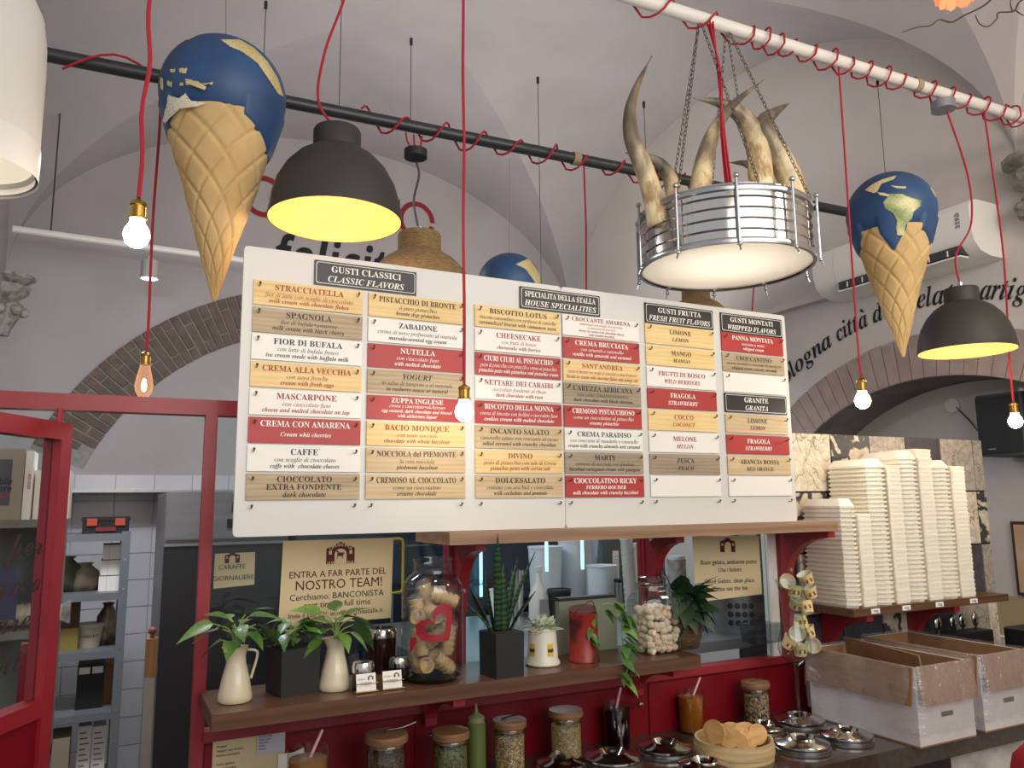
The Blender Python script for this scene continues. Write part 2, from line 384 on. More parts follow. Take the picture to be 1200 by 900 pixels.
for k in range(nb):
    a0 = amin - .12 + (pi - 2 * amin + .24) * (k + .10) / nb; a1 = amin - .12 + (pi - 2 * amin + .24) * (k + .90) / nb
    mid = BI + (BO - BI) * (.55 + .3 * rb.random() if k % 2 else .2 + .2 * rb.random())
    for r1, r2 in ((BI + .004, mid - .005), (mid + .005, BO - .004)):
        q = .008 + rb.random() * .012
        pts = [(BCX + r * cos(a), BCZ + r * sin(a)) for r, a in ((r1, a0), (r1, a1), (r2, a1), (r2, a0))]
        if max(p[1] for p in pts) < 1.985: continue
        pts = [(p[0], max(p[1], 1.945)) for p in pts]
        MB().prism(pts, YB - q, YB, 'Y').build('brick', BRK2, wb)
TILE = mat('white_glazed_tile', 'c9c8cc', .18, c2='c2c1c6', ns=2, rnd=True)
tm = None
for r in range(11):
    for c in range(18):
        x = -.575 + c * .204
        if tm is None: tm = MB().box(0, .2, -.006, 0, 0, .144).build('tile', TILE, wb).data; o = bpy.data.objects['tile']
        else: o = bpy.data.objects.new('tile', tm); COL.objects.link(o); o.parent = wb
        o.location = (x, YB, 1.806 - .148 * (r + 1))
# big painted words on the back wall
DR = mat('dark_red_wall_paint', '8c1f26', .8)
b = MB(); kx = (1.966 - .673)
for i, ch in enumerate('GELATO'):
    xx = .79 + i * .2125 + (.0 if i < 5 else 0)
    xx = .79 + i * (1.838 - .79) / 5
    if ch in 'GO':
        for k in range(28):
            a0, a1 = 2 * pi * k / 28, 2 * pi * (k + 1) / 28
            if ch == 'G' and (a0 < .75 or a1 > 2 * pi - .02) : continue
            if ch == 'O' and abs((a0 + a1) / 2 - (2 * pi - .05)) < .16: continue
            if ch == 'O' and (a0 + a1) / 2 < .0: continue
            b.quad(*[(xx + r * cos(a), YB - .004, 3.6 + r * 1.05 * sin(a)) for r, a in ((.1, a0), (.135, a0), (.135, a1), (.1, a1))])
        if ch == 'G': b.quad((xx + .03, YB - .004, 3.6), (xx + .13, YB - .004, 3.6), (xx + .13, YB - .004, 3.565), (xx + .03, YB - .004, 3.565))
    else: b.text(ch, 'sb', .26, xx, 3.47, .17, y=YB - .004)
b.build('lettering', DR, wb)
b = MB(); b.text('felicità', 'sbi', .26, 1.35, 3.09, 1.04, y=YB - .004)
b.build('lettering', BLK_PAINT, wb)

# the partition: red frame, panes, red panel, stone-look tiles
fr = structure(T('trim_2', 'x', 'x')); del fr['label']; del fr['category']
MB().box(-1.2, .64, 1.84, 1.88, 1.818, 1.852).build('top_rail', RED, fr)
MB().box(.182, .207, 1.838, 1.868, 0, 1.82).build('post', RED, fr)
MB().box(.755, .80, 1.835, 1.875, 1.15, 1.85).build('post', RED, fr)
MB().box(1.345, 1.378, 1.84, 1.875, 1.15, 1.85).build('post', RED, fr)
MB().box(1.845, 1.90, 1.835, 1.875, 1.15, 1.85).build('post', RED, fr)
MB().box(.205, 1.99, 1.83, 1.875, 1.135, 1.155).build('sill_rail', RED, fr)
MB().box(1.81, 1.845, 1.845, 1.87, 1.155, 1.85).build('white_jamb', WHITE, fr)
for i, (xa, xb) in enumerate(((.205, .755), (.80, 1.345), (1.378, 1.81))):
    structure(MB().box(xa, xb, 1.853, 1.857, 1.155, 1.83).build('window_%d' % (i + 1), GLASS))
pw = structure(MB().box(.19, 1.99, 1.842, 1.872, 0, 1.135).build('wall_partition', REDP))
for xa, xb in ((.21, .66), (.672, 1.33), (1.342, 1.985)):
    MB().box(xa, xb, 1.838, 1.842, .5, 1.128).build('panel', REDP, pw)

def stone(name, c, c2, c3, scale, kind):
    m, nt, bb = newmat(name); v = coords(nt, 'Object', (1, 1, 1), True)
    vo = nt.nodes.new('ShaderNodeTexVoronoi'); vo.feature = 'DISTANCE_TO_EDGE'; vo.inputs['Scale'].default_value = scale
    nn = nt.nodes.new('ShaderNodeTexNoise'); nn.inputs['Scale'].default_value = 9; nn.inputs['Detail'].default_value = 5; nt.links.new(v, nn.inputs[0])
    ad = nt.nodes.new('ShaderNodeVectorMath'); ad.operation = 'MULTIPLY_ADD'; nt.links.new(nn.outputs[1], ad.inputs[0]); ad.inputs[1].default_value = (.2,) * 3; nt.links.new(v, ad.inputs[2])
    nt.links.new(ad.outputs[0], vo.inputs['Vector'])
    if kind == 'crack': st = [(.0, c3), (.008, c3), (.03, c)]
    else: st = [(.0, c3), (.10, c3), (.13, c2), (.17, c)]
    r = ramp(nt, vo.outputs[0], st); f = noise(nt, v, 40, 5)
    mx = nt.nodes.new('ShaderNodeMix'); mx.data_type = 'RGBA'; mx.blend_type = 'MULTIPLY'; mx.inputs[0].default_value = .5
    nt.links.new(r, mx.inputs[6]); nt.links.new(ramp(nt, f, [(.3, '8a8a8a'), (.65, 'ffffff')]), mx.inputs[7]); nt.links.new(mx.outputs[2], bb.inputs['Base Color'])
    bb.inputs['Roughness'].default_value = .45; return m
ST = [stone('cream_cracked_stone', 'd6cbb6', 'bfb39c', '8f8472', 13, 'crack'), stone('cream_slate_stone', 'cdc2ac', 'b5a98f', '3d3c40', 11, 'blot'),
      stone('dark_slate_stone', '46454a', '3a393e', '58555a', 22, 'crack'), stone('veined_grey_stone', 'a9a196', '9b9184', '6a645c', 24, 'crack')]
wt = structure(MB().box(1.93, 2.905, 1.846, 1.9, 0, 1.832).build('wall_tiled', mat('dark_grout', '3c3a3c', .8)))
TH = .186; xsx = [1.932, 2.105, 2.29, 2.475, 2.66, 2.845, 2.903]
pat = [[0, 1, 3, 2, 3, 3], [1, 0, 1, 3, 0, 1], [0, 2, 0, 1, 2, 3], [2, 2, 1, 2, 3, 0], [2, 3, 2, 1, 3, 3], [1, 2, 0, 2, 1, 0]]
off = [[.0, .0, .0, .0, .0, .0]]
for r in range(6):
    for c in range(6):
        z1 = 1.83 - r * .19
        MB().box(xsx[c] + .003, xsx[c + 1] - .003, 1.838, 1.846, z1 - .184, z1).build('tile', ST[pat[r][c]], wt)

# the counter
CT = mat('dark_granite_top', '453c34', .14, c2='362e28', ns=60, coat=.4)
ct = T('service_counter', 'dark polished service counter running under the red partition and boxes', 'counter', (0, 1.6, 0))
MB().box(.19, 3.38, -.17, .238, .950, 1.0).build('countertop', CT, ct)
MB().box(.19, 2.04, -.14, .236, 0, .950).build('front_panel', mat('dark_front', '2a1c18', .5), ct)
MB().box(2.04, 3.36, -.14, .236, 0, .950).build('marble_panel', mat('veined_marble', 'c9c3ba', .3, c2='a39b90', ns=9, lo=.45, hi=.62), ct)

# shelves with their brackets
def shelf(name, label, x0, x1, y0, y1, z0, z1, m, brs, zb):
    t = T(name, label, 'shelf', ((x0 + x1) / 2, YP, z0)); cx = (x0 + x1) / 2
    MB().box(x0 - cx, x1 - cx, y0 - YP, y1 - YP, 0, z1 - z0).build('board', m, t)
    for x in brs:
        b = MB(); D = (YP - y0) * (.62 if z0 > 1.5 and x < 1.8 else .88); H = z0 - zb; pts = [(0, 0), (-D, 0), (-D, -.02)]
        for k in range(9): a = k / 8 * pi / 2; pts.append((-D + .0 + (D - .028) * sin(a), -.02 - (H - .02) * (1 - cos(a)) * .8))
        pts += [(-.028, -H), (0, -H)]
        b.prism([(p[0] - .004, p[1]) for p in pts], x - cx - .014, x - cx + .014, 'X').build('bracket', RED, t)
        for hz in (.05, .12):
            MB().lathe([(0, 0), (.008, 0), (.006, .004), (0, .005)], 10, M=Tr(x - cx, -.034, -hz) @ Rm(rx=pi / 2)).build('screw', CHROME, t)
    return t
WSH = wood('weathered_shelf', 'a88a6c', '8d6d52', '64492f', 6, 'X', .5)
shelf('upper_shelf', 'long weathered wooden shelf under the white menu board', .668, 1.864, 1.62, 1.834, 1.530, 1.558, WSH, (.78, 1.36, 1.86), 1.36)
shelf('plant_shelf', 'dark walnut shelf holding the potted plants and glass jars', .195, 1.345, 1.62, 1.834, 1.208, 1.238, BRN, (.70, 1.29), 1.11)
ts = shelf('takeaway_shelf', 'dark wooden shelf on the stone tiles carrying white foam boxes', 1.93, 2.66, 1.645, 1.834, 1.283, 1.305, BRN, (2.02, 2.42), 1.13)
for i, (u, v) in enumerate(((1026, 716), (1062, 711), (1101, 707), (1141, 703))):
    p = aY(u, v, 1.643); t = MB().bbox((p.x - 2.295, 1.643 - YP, .012), (.036, .002, .014)).build('price_tag', PAPERW, ts)
    MB().text(['750g', '500g', '350g', '250g'][i], 'sb', .007, p.x - 2.295, .0085, .03, y=1.6415 - YP).build('lettering', BLACK, t)

# ================================================================== THE MENU BOARD
BX0, BX1, BZ0, BZ1, BY = .224, 1.748, 1.559, 2.156, 1.66
BW = mat('white_board_panel', 'd6d4ce', .35, c2='d0cec8', ns=2)
bd = T('menu_board', 'large white menu board standing on the upper shelf, hung with flavour plaques', 'menu board', ((BX0 + BX1) / 2, BY, BZ0))
bcx = (BX0 + BX1) / 2
for xa, xb in ((BX0, .985), (.9862, BX1)):
    MB().rbox(xa - bcx, xb - bcx, 0, BZ1 - BZ0, 0, .01, r=.008, M=Matrix(((1, 0, 0, 0), (0, 0, 1, 0), (0, 1, 0, 0), (0, 0, 0, 1)))).build('panel', BW, bd)
YEL = wood('yellow_pine_print', 'ecd096', 'e2c080', 'cfa660', 14, 'X', .5)
GRY = wood('grey_oak_print', 'c0ab8c', 'aa9472', '8a7456', 16, 'X', .5)
LGT = wood('pale_oak_print', 'd2ba94', 'c4aa80', 'a78c62', 14, 'X', .5)
DKG = wood('dark_oak_print', 'a99a84', '95856c', '75644c', 16, 'X', .5)
WPL = mat('white_plaque', 'e9e5dc', .4); RPL = mat('red_plaque', 'b03430', .45, c2='a62d2c', ns=5, rnd=True)
BPL = mat('black_plaque', '222120', .4)
IB = mat('black_ink', '2b2422', .6); IR = mat('red_ink', '9e3528', .6); IW = mat('white_ink', 'f2eee6', .5)
CX = [.245, .490, .747, .986, 1.239, 1.499]; PW, PH, Z0, DZ = .2315, .0527, 2.085, .0573
kinds = {'Y': (YEL, 'yellow pine'), 'G': (GRY, 'grey-brown wood'), 'L': (LGT, 'pale wood'), 'D': (DKG, 'dark wood'), 'W': (WPL, 'white'), 'R': (RPL, 'red')}
DATA = [
 ['Yr|STRACCIATELLA|fior di latte con scaglie di cioccolato|milk cream with chocolate flakes', 'Gb|SPAGNOLA|fior di bufala+amarene|milk cream with black cherry', 'Wb|FIOR DI BUFALA|con latte di bufala fresco|ice cream made with buffalo milk',
  'Yr|CREMA ALLA VECCHIA|con uova fresche|cream with fresh eggs', 'Wr|MASCARPONE|con cioccolato fuso|cheese and malted chocolate on top', 'Rw|CREMA CON AMARENA||Cream whit cherries', 'Wb|CAFFÈ|con scaglie di cioccolato|coffe with  chocolate chaves', 'Gb|CIOCCOLATO|=EXTRA FONDENTE|*dark chocolate'],
 ['Yb|PISTACCHIO DI BRONTE|il puro pistacchio|bronte dop pistachio', 'Wb|ZABAIONE|crema di uovo profumato al marsala|marsala-scented egg cream', 'Rw|NUTELLA|con cioccolato fuso|with melted chocolate', 'Gb|~YOGURT|in salsa di lamponi o al naturale|in rasberry sauce or natural',
  'Rw|ZUPPA INGLESE|crema e cioccolato+alchermes|egg custard, dark chocolate and biscuit|with alchermes liquor', 'Yr|BACIO MONIQUE|con tante nocciole|chocolate with whole hazelnut', 'Lb|NOCCIOLA del PIEMONTE|la vera nocciola|piedmont hazelnut', 'Lb|CREMOSO AL CIOCCOLATO|come un cioccolatino|creamy chocolade'],
 ['Yb|BISCOTTO LOTUS|biscotto caramellato con profumo di cannella|caramelized biscuit with cinnamon scent', 'Wr|CHEESECAKE|con frutti di bosco|cheesecake with berries', 'Rw|CIURI CIURI AL PISTACCHIO|pesto di pistacchio con pistacchi e crema al pistacchio|pistachio pesto with pistachios and pistachio cream', 'Wr|NETTARE DEI CARAIBI|cioccolato fondente al rhum|dark chocolate with rum',
  'Rw|BISCOTTO DELLA NONNA|crema di biscotto con frollini e cioccolato fuso|cookies cream with melted chocolate', 'Lb|INCANTO SALATO|caramello salato con croccante al cacao|salted caramel with crunchy chocolate', 'Yr|DIVINO|pesto di pistacchio con sale di Cervia|pistachio pesto with cervia salt', 'Lb|DOLCESALATO|cremino con arachidi e cioccolato|with cocholate and peanuts'],
 ['Wr|CROCCANTE AMARENA|amarenata con scaglie di cioccolato|e croccante di nocciola|cherry ice cream with chocolate chaves|and crunchy hazelnut', 'Rw|CREMA BRUCIATA|con amaretti e caramello|vanilla with amaretti and caramel', "Yr|SANT'ANDREA|crema di biscotto con scaglie di cioccolato e salsa di arancia|biscuit ice cream with chocolate flakes and orange zest", 'Db|CAREZZA AFRICANA|cioccolato fondente+amarene|dark chocolate with black cherries',
  'Rw|CREMOSO PISTACCHIOSO|come un cioccolatino al pistacchio|creamy pistachio', 'Wb|CREMA PARADISO|con croccante di mandorle e caramello|cream with crunchy almonds and caramel', 'Db|MARTY|cremoso di nocciola con gianduia|hazelnut variegated cream with gianguia', 'Rw|CIOCCOLATINO RICKY|FERRERO ROCHER|milk chocolate with crunchy hazelnut'],
 ['Yb|+LIMONE|+LEMON', 'Yb|+MANGO|+MANGO', 'Wr|+FRUTTI DI BOSCO|+WILD BERRIERS', 'Rw|+FRAGOLA|+STRAWBERRY', 'Yr|+COCCO|+COCONUT', 'Wr|+MELONE|+MELON', 'Db|+PESCA|+PEACH', 'Wb|'],
 ['Rw|PANNA MONTATA|montata a mano|whipped cream', 'Gb|CROCCANTINO|panna montata e croccante di mandorle|whipped cream crunchy almonds', 'Wb|', 'HH|GRANITE|GRANITA', 'Lb|+LIMONE|+LEMON', 'Rw|+FRAGOLA|+STRAWBERRY', 'Lb|+ARANCIA ROSSA|+RED ORANGE', 'Wb|']]
HOOK = mat('bent_nail', '6a5c4c', .4, .8)
pm_, hk = None, None
def hooks(x, z, parent, y=0):
    global hk
    if hk is None:
        b = MB(); b.tube([(0, 0, 0), (0, -.009, 0), (0, -.012, .002), (0, -.012, .005)], .0014, 5); b.sphere((0, -.012, .0045), .0029, 6, 4); hk = b.build('hook', HOOK); hkd = hk.data; bpy.data.objects.remove(hk); hk = hkd
    o = bpy.data.objects.new('hook', hk); COL.objects.link(o); o.parent = parent; o.location = (x, y, z)
def header(cx, z, l1, l2, label, wd=.2315, h=.0545):
    t = T('header_plaque', label, 'sign', (cx, BY - .0012, z), 'black heading plaques on the menu board')
    MB().box(-wd / 2, wd / 2, -.003, 0, -h / 2, h / 2).build('plate', BPL, t)
    b = MB(); o, i, r = .0035, .0047, .005
    def ring(m): 
        pts = []
        for sx, sz, a in ((1, 1, 0), (-1, 1, 90), (-1, -1, 180), (1, -1, 270)):
            for k in range(4): q = radians(a + 30 * k); pts.append((sx * (wd / 2 - m - r) + r * cos(q), -.0036, sz * (h / 2 - m - r) + r * sin(q)))
        return pts
    A, B_ = ring(o), ring(i); n = len(A); b.add(A + B_, [(k, (k + 1) % n, n + (k + 1) % n, n + k) for k in range(n)])
    b.build('border_line', IW, t)
    b = MB(); b.text(l1, 'b', .0140, 0, .0035, wd * .88, y=-.0036); b.text(l2, 'bi', .0140, 0, -.0185, wd * .9, y=-.0036)
    b.build('lettering', IW, t)
header(.485, 2.1165, 'GUSTI CLASSICI', 'CLASSIC FLAVORS', 'black heading plaque reading Gusti Classici above the first two columns')
header(.983, 2.1155, 'SPECIALITÀ DELLA STALLA', 'HOUSE SPECIALITIES', 'black heading plaque reading House Specialities above the middle columns')
header(1.356, 2.1145, 'GUSTI FRUTTA', 'FRESH FRUIT FLAVORS', 'black heading plaque reading Fresh Fruit Flavors')
header(1.615, 2.1135, 'GUSTI MONTATI', 'WHIPPED FLAVORS', 'black heading plaque reading Whipped Flavors at the top right')
colname = ['first', 'second', 'third', 'fourth', 'fifth', 'last']
for ci, colm in enumerate(DATA):
    for r, e in enumerate(colm):
        p = e.split('|'); k, ink = p[0][0], p[0][1]; cx = CX[ci] + PW / 2; zc = Z0 - r * DZ - PH / 2
        if k == 'H': header(cx, zc, p[1], p[2], 'black heading plaque reading Granita in the last column', h=.053); continue
        m, kn = kinds[k]; title = p[1].strip('+~').title()
        for br in ('Nutella', 'Biscotto Lotus'): title = title.replace('Nutella', '').replace('Biscotto Lotus', '')
        lb = f'{kn} plaque' + (f' reading {title},' if title else ' without writing,') + f' {ORD[r]} in the {colname[ci]} column of the menu board'
        if len(lb.split()) > 16: lb = lb.replace(' of the menu board', '')
        t = T('flavor_plaque', lb, 'plaque', (cx, BY - .0012, zc), 'flavour plaques on the menu board')
        if pm_ is None: pm_ = {}
        if k not in pm_: pm_[k] = MB().box(-PW / 2, PW / 2, -.003, 0, -PH / 2, PH / 2).build('plate', m, t).data
        else: o = bpy.data.objects.new('plate', pm_[k]); COL.objects.link(o); o.parent = t
        if title or len(p) > 1 and p[1]:
            b = MB(); mw = PW * .93; y = -.0036; L = p[1:]
            T1 = .0125
            if L[0][0] == '+':
                b.text(L[0][1:], 'b', T1, 0, .0035, mw * .8, y=y); b.text(L[1][1:], 'bi', .0110, 0, -.0155, mw * .8, y=y)
            elif len(L) == 3 and L[1] and L[1][0] == '=':
                b.text(L[0], 'b', .0118, 0, .0095, mw, y=y); b.text(L[1][1:], 'b', .0118, 0, -.0062, mw, y=y); b.text(L[2][1:], 'bi', .0105, 0, -.021, mw, y=y)
            elif len(L) == 3:
                ts1 = L[0].strip('~'); b.text(ts1, 'bi' if L[0][0] == '~' else 'b', T1, 0, .0078, mw * .86, y=y)
                if L[1]: b.text(L[1], 'b' if L[1].isupper() else 'i', .0088, 0, -.0065, mw * .96, y=y, slant=.2 if L[1].isupper() else 0)
                b.text(L[2], 'bi', .0090, 0, -.0195 if L[1] else -.012, mw, y=y)
            elif len(L) == 4:
                b.text(L[0], 'b', .0108, 0, .0115, mw * .86, y=y); b.text(L[1], 'i', .0074, 0, .0013, mw * .95, y=y); b.text(L[2], 'bi', .0074, 0, -.0098, mw, y=y); b.text(L[3], 'bi', .0074, 0, -.0205, mw, y=y)
            else:
                b.text(L[0], 'b', .0108, 0, .0125, mw * .86, y=y)
                for q in range(1, 5): b.text(L[q], 'i' if q < 3 else 'bi', .0062, 0, .0125 - .0088 * q - .0005, mw * .9, y=y)
            b.build('lettering', {'b': IB, 'r': IR, 'w': IW}[ink], t)
        for sx in (-1, 1): hooks(CX[ci] + PW / 2 + sx * .1045 - bcx, zc + .0135 - BZ0, bd, -.003)
    for sx in (-1, 1): hooks(CX[ci] + PW / 2 + sx * .1045 - bcx, 1.6155 - BZ0, bd, 0)

# ================================================================== PIPES, CORDS AND WIRES OVERHEAD
def pipe(name, label, A, B, r, m, cm, wraps, cords, ties=()):
    A, B = Vector(A), Vector(B); mid = (A + B) / 2
    t = T(name, label, 'pipe', mid)
    b = MB(); b.tube([A - mid, B - mid], r, 16); b.build('tube', m, t, smooth=True)
    for f in ties:
        p = A.lerp(B, f) - mid; d = (B - A).normalized()
        b = MB(); b.tube([p - d * .012, p + d * .012], r + .003, 14); b.build('twine_tie', mat('jute_twine', '9c8c6c', .9), t)
    return t
DP_A, DP_B = aY(45, 62, 2.0), aY(1000, 250, 1.905)
DPIPE = mat('dark_grey_pipe', '3c3e40', .4, .5)
pipe('dark_pipe', 'dark grey steel pipe wrapped in red cord hanging across the room', DP_A, DP_B, .017, DPIPE, CORDR, 0, 0, ((597 - 45) / 955 * .95,))
WP_A, WP_B = aY(660, -16, 1.60), aY(1250, 152, 1.535)
WP_A.z = WP_B.z = 2.97
pipe('white_pipe', 'white painted pipe wrapped in red cord, highest and nearest of the pipes', WP_A, WP_B, .019, mat('white_pipe_paint', 'dcd8d0', .4), CORDR, 0, 0, (.62,))
def helix(A, B, u0, u1, turns, r, ph=0, loose=.004, at=aY, axis=None, seed=0):
    rr = random.Random(seed); d = (B - A).normalized(); s = d.cross(Vector((0, 0, 1))).normalized(); up = s.cross(d)
    n = max(8, int(turns * 12)); out = []
    for i in range(n + 1):
        f = u0 + (u1 - u0) * i / n; a = ph + 2 * pi * turns * i / n
        q = r + loose * (1 + sin(a * .37 + seed)) * 1.2 + (loose * 2.2 if sin(a) < -.5 else 0)
        out.append(A.lerp(B, f) + s * q * cos(a) + up * q * sin(a))
    return out
def winding(A, B, segs, r, seed):
    mid = (A + B) / 2
    for i, (u0, u1, turns, ph, lb) in enumerate(segs):
        pts = helix(A, B, u0, u1, turns, r + .004, ph, seed=seed + i)
        c = sum(pts, Vector()) / len(pts)
        tag(MB().tube([p - c for p in pts], .0032, 6).build('wound_cord', CORDR, smooth=True), lb, 'cord', 'red cords wound around the pipes').location = c
winding(DP_A, DP_B, [(.02, .14, 1.0, -1.2, 'loose red cord on the dark pipe left of the large globe cone'), (.29, .56, 6, .3, 'red cord wound on the dark pipe above the large black lamp and rose'),
    (.58, .645, 1.6, 2, 'red cord loops on the dark pipe right of the jute tie'), (.65, .69, 3, 1, 'tight knot of red cord on the dark pipe above the board middle'), (.70, .80, 2.5, .3, 'red cord wound on the dark pipe just left of the steel drum')], .017, 1)
winding(WP_A, WP_B, [(.08, .27, 2.7, .3, 'red cord spiral on the white pipe left of the drum chains'), (.28, .36, 3.2, 4, 'bundled red cord on the white pipe between the two drum chains'),
    (.37, .60, 6.3, .9, 'long red cord spiral on the white pipe right of the drum chains'), (.61, .82, 5, .6, 'red cord spiral on the white pipe beside the grey cable rose'), (.83, .87, 2, .5, 'last red cord loops at the right end of the white pipe')], .019, 20)

wm = None
def wire(u0, v0, u1, v1, Y, label):
    a, b_ = aY(u0, v0, Y), aY(u1, v1, Y); a.x = b_.x = (a.x + b_.x) / 2
    t = T('hanging_wire', label, 'wire', a, 'thin wires hanging from the vault')
    MB().tube([(0, 0, 0), (0, 0, b_.z - a.z)], .0012, 5).build('wire', WIRE, t)
    MB().cyl((0, 0, -.012), .0045, .02, 10).build('anchor', BLACK, t)
DPY = lambda u: 2.0 - .095 * (u - 45) / 955
for (u0, v0, u1, v1, lb) in ((311, 5, 308, 112, 'thin wire between vault and dark pipe right of the large globe cone'), (481, 48, 482, 146, 'thin wire above the black ceiling rose'),
    (400, -12, 398, 128, 'thin wire dropping to the pipe by the large black lamp'), (755, 122, 757, 198, 'short thin wire beside the long curved horn')):
    wire(u0, v0, u1, v1, DPY(u1), lb)
wire(625, 92, 640, 342, 1.95, 'long thin wire dropping behind the board, right of the half-hidden globe')
wire(1030, 98, 1036, 206, 1.6, 'thin wire holding the small globe cone')

# ------------------------------------------------------------------ lamps
BULBG = emat('lit_bulb_glass', 'fff4e0', 14)
def amber_glow():
    m, nt, bb = newmat('amber_glow_glass'); nt.nodes.remove(bb); tr = nt.nodes.new('ShaderNodeBsdfTransparent'); em = nt.nodes.new('ShaderNodeEmission'); em.inputs[0].default_value = lin('ffb98a'); em.inputs[1].default_value = .95
    lw = nt.nodes.new('ShaderNodeLayerWeight'); mp = nt.nodes.new('ShaderNodeMapRange'); mp.inputs['To Min'].default_value = .35; mp.inputs['To Max'].default_value = .75; nt.links.new(lw.outputs['Facing'], mp.inputs[0])
    mx = nt.nodes.new('ShaderNodeMixShader'); nt.links.new(mp.outputs[0], mx.inputs[0]); nt.links.new(tr.outputs[0], mx.inputs[1]); nt.links.new(em.outputs[0], mx.inputs[2]); nt.links.new(mx.outputs[0], nt.nodes['Material Output'].inputs[0]); return m
def bulb_pendant(u, vtop, v, Y, size, label, wav, glass=None, power=1.1, fil=False, pts=None):
    p = aY(u, v, Y)                                   # centre of the glass
    t = T('bulb_pendant', label, 'lamp', p, 'bare bulbs on red cords'); s = size
    if fil:
        MB().lathe([(0, -.95 * s), (.25 * s, -.9 * s), (.44 * s, -.6 * s), (.5 * s, -.25 * s), (.42 * s, .25 * s), (.3 * s, .75 * s), (.27 * s, .95 * s)], 20).build('bulb', amber_glow(), t, smooth=True)
        MB().lathe([(0, -.62 * s), (.1 * s, -.55 * s), (.16 * s, -.3 * s), (.1 * s, .1 * s), (0, .2 * s)], 12).build('filament', emat('filament', 'ffcf90', 9), t, smooth='all'); top = .95 * s
    else:
        MB().lathe([(0, -.5 * s), (.2 * s, -.46 * s), (.4 * s, -.3 * s), (.5 * s, 0), (.44 * s, .25 * s), (.3 * s, .48 * s), (.26 * s, .66 * s)], 24).build('bulb', BULBG, t, smooth=True); top = .64 * s
    h = .62 * s if not fil else .6 * s
    b = MB(); b.lathe([(.27 * s, 0), (.36 * s, 0), (.36 * s, .06 * s), (.29 * s, .1 * s), (.29 * s, h * .85), (.33 * s, h * .9), (.3 * s, h * 1.1), (.1 * s, h * 1.3), (.05 * s, h * 1.5), (0, h * 1.5)], 20, c=(0, 0, top)); b.build('socket', BRASS, t, smooth=True)
    zt = aY(u, vtop, Y).z - p.z if not pts else None
    q0 = Vector((0, 0, top + h * 1.45))
    if pts: path = bez([q0] + [Vector(x) - p for x in pts], 8)
    else: path = [q0 + Vector((wav * sin(k * .9) * sin(pi * k / 16), wav * .6 * cos(k * .7) * sin(pi * k / 16), (zt - q0.z) * k / 16)) for k in range(17)]
    MB().tube(path, .0033, 6).build('cord', CORDR, t, smooth=True)
    l = bpy.data.lights.new('bulb_light', 'POINT'); l.energy = power; l.color = (1, .86, .66) if not fil else (1, .6, .3); l.shadow_soft_size = s * .5
    o = bpy.data.objects.new('bulb_light', l); COL.objects.link(o); o.parent = t; o.location = (0, 0, -.62 * s if not fil else -1.1 * s)
    return t
def onpipe(A, B, u, z=None):
    f0, best = 0, 1e9
    for i in range(401):
        q = A.lerp(B, i / 400); c = RW.T @ (np.array(q) - EYE); x = 600 + FPX * c[0] / c[2]
        if abs(x - u) < best: best = abs(x - u); f0 = i / 400
    return A.lerp(B, f0)
bulb_pendant(160, -60, 276, 1.25, .038, 'lit round bulb on a red cord, leftmost in the room', .004, power=1.6)
pA = onpipe(DP_A, DP_B, 188)
bulb_pendant(169, 0, 447, pA.y - .02, .040, 'amber glass filament bulb hanging low in front of the dark brick arch', .004, fil=True, power=.5, pts=[aY(174, 380, pA.y - .02), aY(179, 260, pA.y - .02), aY(187, 150, pA.y - .02), pA + Vector((0, -.02, -.018))])
bulb_pendant(544, -40, 483, 1.50, .040, 'lit bulb hanging in front of the white menu board', .002, power=.62)
pA = onpipe(WP_A, WP_B, 983)
bulb_pendant(1011, 0, 470, pA.y, .046, 'lit bulb hanging right of the menu board under the small globe cone', .003, power=2.2, pts=[aY(1005, 400, pA.y), aY(998, 300, pA.y), aY(990, 180, pA.y), pA + Vector((0, 0, -.02))])
pA = onpipe(WP_A, WP_B, 1152)
bulb_pendant(1190, 0, 494, pA.y, .044, 'lit bulb in a shiny brass socket in front of the wall speaker, rightmost', .003, power=2.0, pts=[aY(1183, 420, pA.y), aY(1176, 300, pA.y), aY(1163, 200, pA.y), pA + Vector((0, 0, -.02))])
# two plain cords that drop behind the board
for u0, v0, u1, v1, lb in ((684, 202, 687, 342, 'thin red cord dropping from the dark pipe behind the board middle'), (880, 150, 881, 372, 'thin red cord dropping behind the board under the steel drum')):
    a = onpipe(DP_A, DP_B, u0) + Vector((0, 0, -.01)); e = aY(u1, v1, a.y)
    o = MB().tube([(0, 0, 0), (.002, 0, (e.z - a.z) * .5), (e.x - a.x, 0, e.z - a.z)], .003, 6).build('red_cable', CORDR); o.location = a; tag(o, lb, 'cable', 'red cords dropping behind the board')

